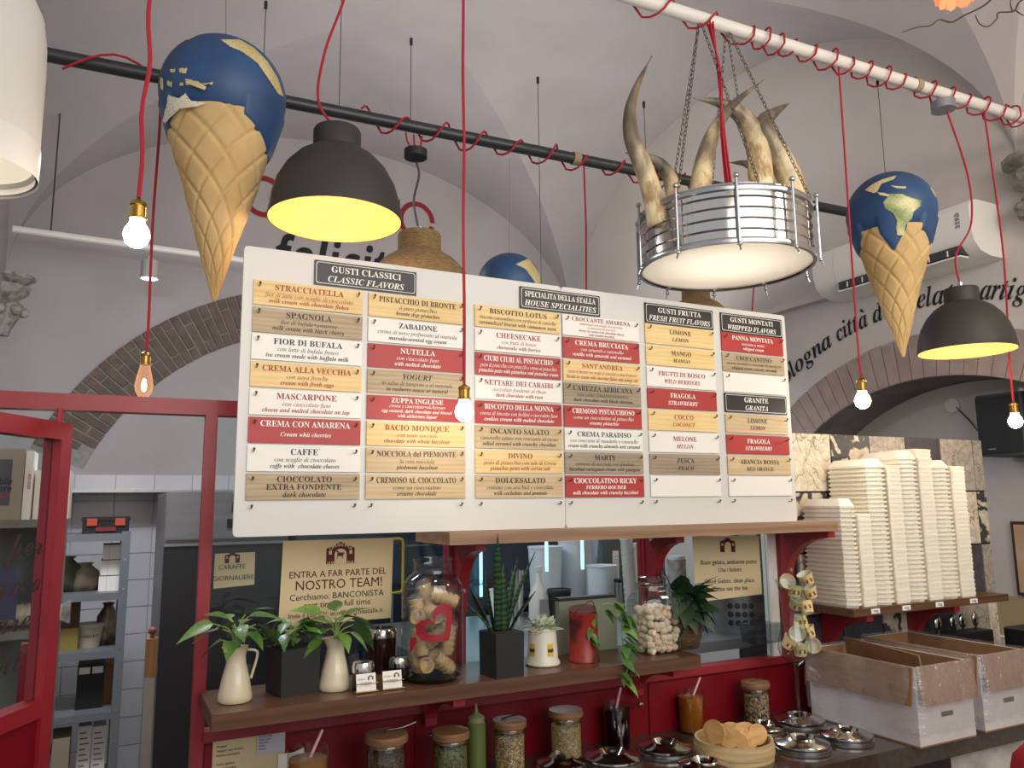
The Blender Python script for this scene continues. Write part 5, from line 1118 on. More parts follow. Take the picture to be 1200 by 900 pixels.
WC = mat('wafer_cup', 'e2b974', .6, c2='cb9a58', ns=30, bmp=.2); b = MB(); prof = []
for k in range(5): z = k * .013; prof += [(.0135, z), (.0175, z + .011), (.0182, z + .012), (.0182, z + .013)]
FILM2 = FILM.copy(); FILM2.name = 'light_wrap'
for nd in FILM2.node_tree.nodes:
    if nd.type == 'MIX_SHADER': nd.inputs[0].default_value *= .5
wc = MB().lathe([(0, 0)] + prof + [(.0155, .064), (.010, .045), (0, .045)], 20).build('cup_stack', WC, None, smooth=True); wcm = wc.data; bpy.data.objects.remove(wc)
wr_ = MB().lathe([(0, -.004), (.016, -.003), (.020, .01), (.0215, .04), (.0205, .070), (.012, .078), (0, .079)], 18, rf=lambda a, z: 1 + .07 * sin(5 * a + 80 * z)).build('wrap', FILM2, None, smooth='all'); wrm = wr_.data; bpy.data.objects.remove(wr_)
for k, (x, y, z, ex, ey) in enumerate([(-.030, .0, .022, 80, 20), (.022, -.02, .028, -20, -48), (-.018, .03, .06, 30, 60), (.035, .01, .055, 10, -15), (-.040, -.012, .075, 15, 10), (.0, -.03, .085, -40, -38), (.034, .012, .10, 20, 12), (-.028, -.01, .118, 60, 35), (.010, .02, .12, 10, -60), (-.012, -.03, .135, 95, 10), (.030, .0, .145, 50, -20), (-.010, .012, .165, -15, 12), (-.038, .02, .045, 5, 20), (.040, -.016, .075, 0, -8), (-.042, .0, .135, 10, 4), (.026, -.026, .165, 70, 10)]):
    o = T('wafer_cups', ['wrapped wafer cup stack lying at the jar bottom left', 'long slanting stack of wafer cups low in the jar right', 'wrapped wafer cups behind the low slanting stack', 'upright wrapped wafer cups low on the right', 'wrapped wafer cups at the left wall below the heart tip', 'wafer cup stack slanting across the middle below the heart', 'wrapped wafer cups right behind the heart', 'wrapped wafer cups left of the heart', 'wafer cups lying behind the heart', 'wafer cup with its round mouth facing front above the heart', 'wrapped wafer cups top right in the jar', 'topmost upright wafer cups reaching the jar neck', 'upright wafer cups at the lower left wall of the jar', 'upright wafer cups at the right wall of the jar', 'upright wafer cups at the upper left wall of the jar', 'tipped wafer cups under the right shoulder of the jar'][k], 'wafer cups', (jx + x * .80, jy + y * .80, SZ + z + .010), 'wafer cups in the tall jar')
    o.rotation_euler = (radians(ex), radians(ey), k * .7); o.scale = (.92,) * 3
    for nm, me in (('cup_stack', wcm), ('wrapper', wrm)): c = bpy.data.objects.new(nm, me); COL.objects.link(c); c.parent = o; c.location = (0, 0, -.034)

# snake plant
p = aZ(585, 788, SZ); t = T('snake_plant', 'tall snake plant in a black square pot, taller than the upper shelf edge', 'plant', (p.x - .006, 1.663, SZ), rz=radians(6)); w_ = .036
MB().prism([(-w_, -w_), (w_, -w_), (w_, w_), (-w_, w_)], 0, .096, s1=1.03).build('pot', BPOT, t); MB().box(-w_ * .95, w_ * .95, -w_ * .95, w_ * .95, .0955, .0968).build('soil', mat('dark_soil', '241a12', .95), t)
m, nt, bb = newmat('snake_leaf'); v = coords(nt, 'Object', (1, 1, 1)); wv = nt.nodes.new('ShaderNodeTexWave'); wv.bands_direction = 'Z'; wv.inputs['Scale'].default_value = 26; wv.inputs['Distortion'].default_value = 6; wv.inputs['Detail'].default_value = 2; nt.links.new(v, wv.inputs[0]); nt.links.new(ramp(nt, wv.outputs[1], [(.3, '14281a'), (.7, '30502e')]), bb.inputs['Base Color']); bb.inputs['Roughness'].default_value = .4; SNK = m
for k, (x, y, tx, ty, L_, w0) in enumerate([(-.016, -.01, -.030, -.052, .222, .0085), (.002, -.012, -.008, -.01, .155, .011), (.014, .0, .028, -.01, .165, .009), (.020, .004, .060, -.03, .175, .0095), (-.008, .012, -.022, .01, .14, .010), (-.022, -.006, -.085, -.02, .075, .009), (.022, -.008, .055, -.02, .085, .008), (-.02, .008, -.05, .01, .10, .009), (.006, .014, .012, .02, .12, .009)]):
    b = MB(); P = []; n = 12; o_ = Vector((x, y, .094))
    for i in range(n + 1):
        f = i / n; c = o_ + Vector((tx * f ** 1.2, ty * f, L_ * f)); ww = w0 * (.75 + .5 * sin(pi * min(1, f * .9 + .1))) * (1 if f < .75 else max(.04, (1 - f) * 4)); a = k * .5 + f * .5
        s_ = Vector((cos(a * .5 - .3), sin(a * .5 - .3), 0)); nn = Vector((-s_.y, s_.x, 0)); P += [c - s_ * ww + nn * ww * .35, c, c + s_ * ww + nn * ww * .35]
    b.add(P, [(i * 3 + j, i * 3 + j + 1, (i + 1) * 3 + j + 1, (i + 1) * 3 + j) for i in range(n) for j in (0, 1)]); o = b.build('leaf', SNK, t, smooth='all', fix=False); md = o.modifiers.new('s', 'SOLIDIFY'); md.thickness = .0018
# white tin pot with pale variegated plant
p = aZ(637, 779, SZ); t = T('tin_pot', 'small white tin pot with yellow flower pictures and a pale leafy plant', 'plant', (p.x, p.y + .004, SZ)); WT = mat('white_tin', 'd8d2c2', .35)
MB().lathe([(0, .001), (.040, .001), (.042, .004), (.040, .010), (.037, .014), (.033, .078), (.035, .080), (.033, .082), (.030, .078), (0, .074)], 40).build('pot', WT, t, smooth=True)
af2 = math.atan2(-p.y, -p.x)
for da in (-.75, .55):
    b = MB(); b2 = MB()
    for i in range(4):
        a0, a1 = af2 + da - .22 + .11 * i, af2 + da - .22 + .11 * (i + 1); b.quad(*[(r_ * cos(a), r_ * sin(a), z) for a, z, r_ in ((a0, .024, .0370), (a1, .024, .0370), (a1, .052, .0356), (a0, .052, .0356))])
        b2.quad(*[(r_ * cos(a), r_ * sin(a), z) for a, z, r_ in ((a0 + .02, .033 + .002 * (i % 2), .0372), (a1, .033, .0372), (a1, .040, .0368), (a0 + .02, .042, .0366))])
    b.build('flower_picture', mat('yellow_print', 'd2b23c', .5), t, fix=False); b2.build('bee_picture', mat('bee_print', '2e2210', .5), t, fix=False)
VAR = mat('variegated_leaf', '5f7d48', .5, c2='e4e2c4', ns=22, rnd=True, lo=.45, hi=.55); rr = random.Random(2)
for k in range(22):
    a = k * 2.4; e = rr.uniform(.1, 1.2); r_ = rr.uniform(.004, .022); leaf(t, (r_ * cos(a), r_ * sin(a), .078 + rr.uniform(0, .012)), (cos(a) * cos(e), sin(a) * cos(e), sin(e)), rr.uniform(.028, .040), VAR, roll=rr.uniform(-.5, .5))
# pale green book/box behind
a0, a1 = aY(655, 705, 1.80), aY(722, 704, 1.80); t = T('green_box', 'pale green open box standing behind the red can', 'box', ((a0.x + a1.x) / 2, 1.80, SZ)); hw = (a1.x - a0.x) / 2; zt_ = a0.z - SZ
MB().box(-hw, hw, 0, .02, 0, zt_).build('case', mat('pale_green_card', '7f8470', .7, c2='6c715e', ns=4), t); MB().box(-hw, hw, -.002, .022, zt_, zt_ + .008).build('dark_edge', BLACK, t)
# red can with trailing pothos
m = mat('worn_red_enamel', '8e2018', .4, c2='3c1610', ns=22, lo=.48, hi=.62)
p = aZ(686, 775, SZ); t = T('red_can', 'worn red enamel can with a wire handle holding a trailing pothos', 'can', (p.x, p.y + .006, SZ)); R = .036
MB().lathe([(0, .001), (R * 1.04, .001), (R * 1.04, .006), (R, .008), (R * .97, .112), (R * 1.0, .114), (R * .93, .114), (R * .92, .1), (0, .098)], 40).build('can', m, t, smooth=True)
MB().tube(bez([(-R, 0, .105), (-R * .5, -.02, .13), (R * .4, -.02, .142), (R, 0, .105)], 6), .0014, 6).build('wire_handle', GW, t, smooth=True)
MB().lathe([(0, 0), (R * .95, 0), (R * .95, .004), (0, .005)], 28, M=Tr(.004, .008, .118) @ Rm(rx=radians(10), ry=radians(-8))).build('lid', mat('red_lid', '561410', .75), t)
q = T('trailing_pothos', 'pothos trailing from the red can down over the shelf edge', 'plant', (p.x, p.y + .006, SZ + .10))
tips = [(.020, -.01, .012), (.045, -.03, .035), (.065, -.045, .028), (.075, -.055, .0), (.070, -.062, -.03), (.062, -.080, -.065), (.070, -.086, -.10), (.058, -.088, -.125)]
MB().tube(bez(tips, 4), .0016, 5).build('vine', PST, q, smooth=True); rr = random.Random(21)
for k, (x, y, z) in enumerate([tips[i] for i in (0, 1, 1, 2, 2, 2, 3, 3, 3, 3, 4, 4, 4, 4, 5, 5, 5, 5, 6, 6, 6, 7, 7, 7)]):
    a = rr.uniform(-2.6, .3); leaf(q, (x + rr.uniform(-.012, .008), y + rr.uniform(-.012, .002), z + rr.uniform(-.014, .014)), (cos(a) * .8, -.35 + .3 * sin(a), -rr.uniform(.1, .9)), rr.uniform(.035, .052), PLH if k % 2 else PLL, roll=rr.uniform(-.6, .6))
MB().tube(bez([(.01, -.01, .01), (-.004, -.03, -.01), (.0, -.045, -.045)], 4), .0012, 5).build('vine', PST, q, smooth=True)
for k in range(4): a = -2 + k * .6; leaf(q, (-.002, -.04, -.02 - .01 * k), (cos(a), -.3, -.4), .03, PLH, roll=.3 * k)
# marshmallow jar
p = aZ(767, 763, SZ); mx_, my_ = p.x, p.y; t = T('clip_jar', 'square clip-top glass jar half full of pale marshmallows', 'jar', (mx_, my_, SZ), rz=radians(-8)); w_ = .054
sq = lambda s1, z: [(x * s1, y * s1, z) for x, y in [(sx * (w_ - .014) + .014 * cos(radians(a0 + q * 30)), sy * (w_ - .014) + .014 * sin(radians(a0 + q * 30))) for sx, sy, a0 in ((1, 1, 0), (-1, 1, 90), (-1, -1, 180), (1, -1, 270)) for q in range(4)]]
b = MB(); rows = [sq(.9, .002), sq(1, .012), sq(1, .115), sq(.93, .135), sq(.74, .150), sq(.66, .156), sq(.66, .172)]; n = 16
b.add([q for r_ in rows for q in r_], [tuple(range(15, -1, -1))] + [(i * n + k, i * n + (k + 1) % n, (i + 1) * n + (k + 1) % n, (i + 1) * n + k) for i in range(len(rows) - 1) for k in range(n)]); b.build('glass', JAR, t, smooth=True)
MB().lathe([(.034, .172), (.038, .176), (.038, .186), (.03, .190), (0, .190)], 32).build('lid', JAR, t, smooth=True)
MB().tube([(.039 * cos(k * pi / 10), .039 * sin(k * pi / 10), .165) for k in range(21)], .0014, 5).build('clip_wire', CHROME, t); MB().tube([(.039, 0, .165), (.046, 0, .150), (.048, 0, .172), (.040, 0, .186)], .0014, 5).build('clip_wire', CHROME, t)
MM = mat('marshmallow', 'efe0c4', .8, c2='e89a78', ns=40, rnd=True, sss=.1, lo=.4, hi=.8); mm = None; rr = random.Random(30)
for layer in range(7):
    for i in range(-2, 3):
        for j in range(-2, 3):
            if max(abs(i), abs(j)) < 2 and layer < 6: continue
            if i < 0 and j > 1: continue
            if mm is None:
                b = MB(); b.lathe([(0, -.0095), (.0075, -.0095), (.0095, -.006), (.0095, .006), (.0075, .0095), (0, .0095)], 10); o = b.build('marshmallow', MM, None, smooth='all'); mm = o.data
            else: o = bpy.data.objects.new('marshmallow', mm); COL.objects.link(o)
            o.location = (mx_ + i * .0185 + rr.uniform(-.004, .004), my_ + j * .0185 + rr.uniform(-.004, .004), SZ + .015 + layer * .0145 + rr.uniform(-.006, .006)); o.rotation_euler = (rr.uniform(0, 3), rr.uniform(0, 3), rr.uniform(0, 3))
            tag(o, 'pale peach marshmallow inside the square clip-top jar', 'marshmallow', 'marshmallows in the clip-top jar')
# wicker basket with dark plant
p = aZ(812, 762, SZ); bx2, by2 = p.x + .018, p.y + .055; WK = mat('dark_wicker', '3a2a1a', .8, c2='6a5030', ns=60, stretch=(1, 1, 5), bmp=.6)
t = T('basket_plant', 'dark leafy plant with long leaves in a wicker basket at the shelf end', 'plant', (bx2 - .02, by2 - .01, SZ)); MB().lathe([(0, .002), (.045, .002), (.054, .03), (.058, .075), (.06, .085), (.052, .085), (0, .08)], 32, rf=lambda a, z: 1 + .02 * sin(24 * a + 300 * z)).build('basket', WK, t, smooth='all'); rr = random.Random(44)
for k in range(36):
    a = rr.uniform(-2.4, 1.3); e = rr.uniform(-.6, 1.0); st_ = Vector((.03 * cos(a), .03 * sin(a) - .005, rr.uniform(.08, .15))); leaf(t, st_, (cos(a) * cos(e), sin(a) * cos(e) * .6, sin(e) - .25), rr.uniform(.065, .105), PDK, roll=rr.uniform(-.6, .6))
# the clothes-peg like wire figure: two white-tipped black sticks
p = aY(768, 690, 1.80); t = T('drinking_straws', 'thin black sticks with white paper tips standing behind the clip-top jar', 'sticks', (p.x, 1.80, SZ + .02)); b0 = Vector((p.x, 1.80, SZ + .02))
for (u0, v0, u1, v1) in ((772, 690, 766, 633), (788, 690, 767, 648), (776, 690, 771, 640)):
    A_, B_ = aY(u0, v0, 1.80) - b0, aY(u1, v1, 1.80) - b0; MB().tube([A_, B_], .0015, 5).build('stick', BLACK, t); 
for u, v, a_ in ((763, 630, .4), (771, 632, -.5)): c = aY(u, v, 1.80) - b0; MB().lathe([(0, -.012), (.005, -.006), (.006, .006), (0, .014)], 10, M=Tr(c) @ Rm(ry=a_)).build('tip', PAPERW, t, smooth=True)
c = aY(768, 640, 1.80) - b0; MB().sphere(c, .009, 10, 8).build('knot', BLACK, t)

# ================================================================== THE KITCHEN BEHIND THE PANES
BSTEEL = mat('black_steel', '3a3b3e', .3, .35); MSTEEL = mat('grey_machine_steel', '8a8b8f', .33, .5, c2='77787c', ns=3, stretch=(1, 1, 8))
t = T('freezer_cabinet', 'tall steel freezer with a black glossy door just behind the red post', 'freezer', (.42, 3.3, .17))
MB().box(-.22, .24, .004, .6, 0, 1.504).build('body', MSTEEL, t); MB().box(-.215, .235, -.012, .004, 1.325, 1.50).build('top_panel', MSTEEL, t); d_ = MB().box(-.222, .235, -.03, .004, .02, 1.31).build('door', BSTEEL, t)
MB().box(-.222, .235, -.034, -.03, 1.302, 1.312).build('door_edge', STEEL, d_)
c_ = MB().box(.0, .10, -.016, -.012, 1.365, 1.40).build('control_panel', BLACK, t); MB().box(.028, .048, -.019, -.016, 1.373, 1.392).build('red_button', emat('red_switch', 'c83030', .6), c_); MB().box(.052, .07, -.019, -.016, 1.373, 1.392).build('green_button', mat('green_switch', '2c6a3c', .4), c_)
MB().text('ilsa', 'sb', .036, .055, 1.425, .11, y=-.0125).build('lettering', BLACK, t)
t = T('steel_cupboard', 'dark steel cupboard with two doors behind the job sign', 'cupboard', (.98, 3.25, .17))
MB().box(-.30, .32, .004, .6, 0, 1.40).build('body', BSTEEL, t)
for x0 in (-.298, .012): d_ = MB().box(x0, x0 + .305, -.02, .004, .03, 1.39).build('door', mat('dark_cupboard_door', '4c4f53', .3, .4), t); MB().box(x0 + (.275 if x0 < 0 else .02), x0 + (.285 if x0 < 0 else .03), -.04, -.02, .9, 1.2).build('handle', STEEL, d_)
# yellow tube frame
a, e = aY(447, 632, 2.3), aY(472, 694, 2.3); c = (a + e) / 2; t = T('yellow_frame', 'small rounded yellow tube frame behind the job sign', 'frame', c); hx, hz = (e.x - a.x) / 2, (a.z - e.z) / 2; r = .012
pts = [(-hx, 0, hz), (hx - r, 0, hz), (hx - .003, 0, hz - .003), (hx, 0, hz - r), (hx, 0, -hz + r), (hx - .003, 0, -hz + .003), (hx - r, 0, -hz), (-hx, 0, -hz), (-hx, 0, hz)]; MB().tube(pts, .004, 8).build('tube_frame', mat('yellow_plastic', 'c9b52c', .4), t, smooth=True)
MB().tube([(0, 0, -hz), (0, 0, -(c.z - 1.2))], .004, 6).build('stand', STEEL, t)
# work surface
KZ = 1.20; t = T('kitchen_worktop', 'steel kitchen worktop behind the panes', 'worktop', (1.1, 2.35, 0)); MB().box(-.30, .92, -.42, .45, KZ - .03, KZ).build('top', mat('worktop_steel', '8d9094', .35, .7), t)
for x in (-.26, .88): MB().box(x - .02, x + .02, -.38, -.34, 0, KZ - .03).build('leg', STEEL, t); MB().box(x - .02, x + .02, .38, .42, 0, KZ - .03).build('leg', STEEL, t)
# lit display rack
t = T('lit_rack', 'dark display rack with cyan light strips behind the snake plant', 'rack', (1.30, 3.06, 0)); NAVY = mat('navy_back', '26364a', .35, .2)
MB().box(-.42, .50, .0, .02, .0, 1.85).build('back_panel', NAVY, t)
for z in (1.30, 1.46, 1.62): MB().box(-.42, .50, -.16, 0, z, z + .008).build('glass_shelf', glassmat('blue_glass', '9fc4dc', .15), t)
LED = emat('cyan_led', '8fe6f4', 3.2)
for u in (545, 563): p = aY(u, 670, 3.04); MB().box(p.x - 1.30 - .0045, p.x - 1.30 + .0045, -.03, -.02, 1.24, 1.75).build('light_strip', LED, t)  # leftmost glowing strip stands in for a curved reflection
for u in (640, 682): p = aY(u, 670, 2.44); MB().box(p.x - 1.30 - .0035, p.x - 1.30 + .0035, -.63, -.62, 1.385, 1.80).build('light_strip', LED, t)
MB().box(-.42, .30, -.64, -.58, 1.80, 1.83).build('strip_rail', STEEL, t); MB().box(.28, .30, -.58, .0, 1.80, 1.83).build('rail_arm', STEEL, t); MB().box(-.42, -.40, -.58, .0, 1.80, 1.83).build('rail_arm', STEEL, t)
t = T('grey_partition_panel', 'pale blue-grey panel behind the use-the-bin sign', 'panel', (1.98, 2.86, 0)); MB().box(-.10, .22, 0, .03, 0, 1.9).build('board', mat('blue_grey_panel', '848ca0', .6), t); MB().box(-.135, -.10, -.01, .04, 0, 1.9).build('upright', mat('pale_upright', 'b4bac4', .5), t)
PLW = mat('translucent_plastic', 'dde4ee', .3, sss=.0); 
def kbase(u, v): return aZ(u, v, KZ)
def tub(name, label, cat, u, vb, vt, wpx, m_, taper=1.15, grp=None, lid=None, txt=None):
    p = kbase(u, vb); dd = float((RW.T @ (np.array(p) - EYE))[2]); R = wpx * dd / FPX / 2; h = aY(u, vt, p.y).z - KZ; t = T(name, label, cat, p, grp)
    MB().lathe([(0, 0), (R / taper, 0), (R, h * .97), (R * 1.05, h * .97), (R * 1.05, h), (R * .95, h), (R * .95, h * .95), (0, h * .93)], 28).build('body', m_, t, smooth=True)
    if lid: MB().lathe([(R * .9, h), (R * .92, h + .012), (0, h + .014)], 24).build('lid', lid, t, smooth=True)
    if txt: MB().text(txt, 'bi', .010, 0, h * .35, R * 1.4, y=0, M=Tr(0, -R * .98, 0)).build('lettering', mat('blue_print', '2e5fa8', .6), t)
    return t, R, h
tub('plastic_jug', 'tall stacked translucent tubs, left one by the light strip', 'tub', 640, 716, 640, 40, PLW); tub('plastic_jug', 'tall stacked translucent tubs behind the dark bowl', 'tub', 672, 712, 632, 34, PLW)
tub('marked_tub', 'translucent tub with blue handwriting right of the cyan strip', 'tub', 707, 718, 662, 36, PLW, 1.1, txt='Milano')
tub('black_bowl', 'black bowl between the white bottle and the stacked tubs', 'bowl', 656, 724, 690, 28, BLACK, 1.3)
tub('small_tub', 'low translucent tub at the foot of the snake plant', 'tub', 588, 735, 690, 28, PLW, 1.1)
tub('steel_bottle', 'small steel bottle with a black cap before the stacked cups', 'bottle', 727, 722, 682, 15, STEEL, 1.0, lid=BLACK)
tub('nut_tub', 'clear tub of nuts behind the black sticks', 'tub', 795, 716, 655, 22, mat('nut_tub', '8a8078', .4, c2='c8c4c4', ns=30), 1.0, lid=PLW)
tub('ladle_ball', 'round polished scoop bowl left of the white bottle', 'scoop', 607, 722, 668, 14, CHROME, 1.2)
p = kbase(632, 724); t = T('white_bottle', 'white plastic bottle with a grey label and long neck', 'bottle', p)
MB().lathe([(0, 0), (.036, 0), (.038, .01), (.038, .075), (.03, .10), (.012, .13), (.011, .165), (.014, .167), (.014, .185), (0, .186)], 28).build('body', WHITE, t, smooth=True); MB().box(-.018, .018, -.0395, -.038, .02, .07).build('label_patch', mat('grey_label', 'a2a2a4', .6), t)
for i, (u, lb) in enumerate(((741, 'left'), (753, 'right'))):
    p = kbase(u, 728); t = T('cup_tower', f'tall leaning tower of nested white paper cups, {lb} of the two', 'cups', p, 'towers of nested white cups', ry=radians(-3)); h = aY(u, 632 + 8 * i, p.y).z - KZ
    n = 14; prof = [(0, 0)]
    for k in range(n): z = h * k / n; prof += [(.0200, z), (.0225, z + h / n * .9), (.0235, z + h / n * .9), (.0235, z + h / n)]
    MB().lathe(prof + [(.02, h + .012), (0, h + .014)], 20).build('cups', mat('cup_white', 'd6d4cf', .6), t, smooth=True)
p = aY(722, 662, 2.7); t = T('wall_thermometer', 'narrow white thermometer strip on a grey panel', 'thermometer', (p.x, 2.7, p.z)); MB().box(-.06, .12, .004, .03, -.25, .12).build('grey_panel', mat('grey_kitchen_panel', '55585c', .5), t); MB().box(-.014, .014, 0, .004, -.055, .055).build('strip', PAPERW, t)
b = MB()
for k in range(7): b.box(-.006, .006, -.001, 0, -.04 + k * .012, -.0385 + k * .012)
stuff(b.build('scale_marks', mat('blue_ink', '3a4a8a', .6), t))
p = kbase(862, 736); t = T('perforated_bin', 'perforated steel utensil drum below the use-the-bin sign', 'drum', (p.x, p.y, KZ)); MB().lathe([(0, 0), (.13, 0), (.13, .12), (.125, .12), (.125, .01), (0, .01)], 40).build('drum', mat('grey_steel_drum', '84868c', .35, .8), t, smooth=True)
af3 = math.atan2(-p.y, -p.x)
for i in range(4):
    for j in range(3):
        a = af3 - .1 + i * .17; MB().lathe([(0, .001), (.0095, .001)], 12, M=Tr(.1302 * cos(a), .1302 * sin(a), .035 + j * .026) @ Rm(rz=a) @ Rm(ry=pi / 2)).build('hole', BLACK, t)
p = aY(893, 670, 2.3); t = T('blind', 'grey slatted blind behind the right end of the panes', 'blind', (p.x + .03, 2.35, 1.2))
for k in range(26): MB().box(-.10, .10, -.006, .006, .01 + k * .024, .014 + k * .024, M=None).build('slat', mat('grey_slat', '7c8084', .5), t)
MB().box(-.11, -.10, -.008, .008, 0, .64).build('side_rail', STEEL, t); MB().box(.10, .11, -.008, .008, 0, .64).build('side_rail', STEEL, t); MB().box(-.11, .11, -.008, .008, -1.2, 0).build('support', STEEL, t)
p = kbase(893, 752); t = T('clear_box', 'clear plastic box low behind the right pane', 'box', (p.x, p.y, KZ)); MB().prism([(-.05, -.03), (.05, -.03), (.05, .03), (-.05, .03)], 0, .055, s1=1.12).build('box', glassmat('clear_plastic', 'ccd6dc', .12), t)

# storage rack on the left with its load
RK = mat('grey_painted_rack', '767c80', .5, .2); RX0, RX1, RY0, RY1 = -.56, .10, 3.9, 4.3
t = T('storage_rack', 'grey metal storage rack with four shelves at the back of the kitchen', 'rack', (RX0, RY0, .17)); W_ = RX1 - RX0
for x in (0, W_ - .035):
    for y in (0, .365): MB().box(x, x + .035, y, y + .035, 0, 1.345).build('upright', RK, t)
RZ = [1.475, 1.225, .985, .735, .42]
for z in RZ: MB().box(0, W_, .002, .40, z - .17 - .0, z - .17 + .03).build('shelf', RK, t)
for k in range(10): MB().lathe([(0, .001), (.004, .001)], 8, M=Tr(W_ - .017, -.0005, .1 + k * .125) @ Rm(rx=pi / 2)).build('bolt', CHROME, t)
def rb_(name, label, cat, u0, u1, vt, zb, m_, Y=4.0, dep=.2, extra=None, grp=None):
    a, e = aY(u0, vt, Y), aY(u1, vt, Y); t = T(name, label, cat, ((a.x + e.x) / 2, Y, zb), grp); w = e.x - a.x; h = a.z - zb
    MB().box(-w / 2, w / 2, 0, dep, 0, h).build('body', m_, t); return t, w, h
sh = [z + .03 for z in RZ]
t, w, h = rb_('tool_box', 'black toolbox with orange latches on the top rack shelf', 'toolbox', 97, 152, 607, sh[0], BLACK); MB().box(-w / 2 - .004, w / 2 + .004, -.004, .2, h * .8, h * 1.03).build('lid', BLACK, t)
for x in (-.3, .3): MB().box(x * w - .02, x * w + .02, -.01, -.004, h * .5, h * .95).build('latch', mat('orange_latch', 'b8442a', .5), t)
MB().box(-.04, .04, -.008, 0, h * .15, h * .4).build('badge', mat('dark_red_badge', '7a2420', .5), t)
for k in range(3):
    z0 = sh[1] + k * .068; t, w, h = rb_('white_carton', ['lowest', 'middle', 'topmost'][k] + ' of three white cartons stacked on the rack', 'carton', 115 + 1.5 * k, 144, 690, z0, PAPERW); bpy.data.objects.remove(t.children[0]); MB().box(-w / 2, w / 2, 0, .2, 0, .064).build('body', PAPERW, t); MB().box(-w / 2 + w * .3, -w / 2 + w * .31, -.001, 0, 0, .064).build('tape_edge', mat('grey_tape', '8c8c90', .6), t)
def sack(label, u, zb, w, h, m_, Y=4.02):
    p = aY(u, 700, Y); t = T('filled_bag', label, 'bag', (p.x, Y + .08, zb)); b = MB(); b.lathe([(0, 0), (w * .46, .002), (w * .52, h * .3), (w * .45, h * .7), (w * .2, h * .92), (w * .28, h), (0, h * .98)], 22, rf=lambda a, z: 1 + .10 * sin(5 * a + 14 * z / h) + .05 * sin(9 * a)); b.build('bag', m_, t, smooth='all')
OLV = mat('olive_bag', '5c5c42', .6, c2='3a3b2a', ns=9); sack('olive bag slumped at the left of the second rack shelf', 73, sh[1], .14, .15, OLV); sack('pale folded bag beside the three white cartons', 96, sh[1], .13, .12, mat('pale_bag', '8c8a70', .6, c2='6b5b48', ns=8))
t, w, h = rb_('brown_box', 'brown and ochre box on the third rack shelf', 'box', 66, 94, 706, sh[2], mat('brown_carton', '4c3422', .6)); MB().box(-w / 2 - .001, w / 2 + .001, -.002, .1, 0, h * .45).build('ochre_label', mat('ochre_label', '8f7c3c', .5), t)
p = aY(105, 730, 4.0); t = T('white_bucket', 'white printed tub with a rim on the third rack shelf', 'tub', (p.x, 4.06, sh[2])); MB().lathe([(0, 0), (.042, 0), (.055, .085), (.060, .085), (.060, .10), (0, .10)], 24).build('tub', mat('ivory_tub', 'b8b09a', .5), t, smooth=True); MB().text('YOGURT', 'sb', .012, 0, .045, .07, M=Tr(0, -.053, 0)).build('lettering', mat('brown_print', '4a3a2a', .6), t)
sack('crinkled clear-brown bag by the right upright of the third shelf', 128, sh[2], .09, .18, mat('crinkled_bag', '8c8068', .3, c2='4f4636', ns=14, lo=.4, hi=.6))
t, w, h = rb_('black_display_box', 'black box with two white tabs on the fourth rack shelf', 'box', 91, 123, 783, sh[3], BLACK)
for x in (-.24, .24): MB().box(x * w - w * .2, x * w + w * .2, -.002, 0, h * .84, h).build('white_tab', PAPERW, t)
t, w, h = rb_('cardboard_box', 'brown box behind the black box at the right upright', 'carton', 123, 137, 779, sh[3], CARD, Y=4.06)
for k in range(2):
    t, w, h = rb_('printed_carton', 'white printed carton on the lowest shelf, ' + ('left' if k == 0 else 'right') + ' of the pair', 'carton', 92 + 17 * k, 107.5 + 17.5 * k, 852, sh[4], PAPERW, dep=.22); b = MB()
    for q in range(9): b.box(-w * .36, w * (.1 + .25 * ((q * 7) % 3) / 2), -.001, 0, h * (.88 - q * .09), h * (.90 - q * .09))
    stuff(b.build('printed_lines', mat('faint_print', '6a6a70', .7), t))
t, w, h = rb_('arrow_carton', 'open carton with two black arrows at the bottom left of the rack', 'carton', 57, 82, 868, sh[4], mat('pale_carton', '9c8f78', .8), Y=3.92)
for x in (-.14, .1): b = MB(); b.add([(x * w - .006, -.001, .05), (x * w + .006, -.001, .05), (x * w + .006, -.001, .085), (x * w + .014, -.001, .085), (x * w, -.001, .10), (x * w - .014, -.001, .085), (x * w - .006, -.001, .085)], [(0, 1, 2, 3, 4, 5, 6)]); b.build('arrow', BLACK, t, fix=False)
# white pole with wooden ball end
a = aY(181, 736, 2.8); t = T('wooden_pole', 'white upright pole with a wooden top and ball knob', 'pole', (a.x - .005, 2.8, .17)); zt_ = a.z - .17
MB().box(-.013, .013, -.013, .013, 0, zt_ - .145).build('pole', mat('white_metal_pole', 'b4b2b0', .4, .3), t); MB().box(-.016, .016, -.016, .016, zt_ - .145, zt_ - .03).build('wooden_top', wood('pole_wood', 'b48a5a', '9c7246', '7a5530', 8, 'Z'), t); MB().sphere((0, 0, zt_ - .008), .0125, 14, 10).build('ball_knob', mat('dark_ball', '7a4a30', .4), t, smooth='all'); MB().cyl((0, 0, zt_ - .03), .006, .012, 10).build('neck', mat('dark_ball', '7a4a30', .4), t)
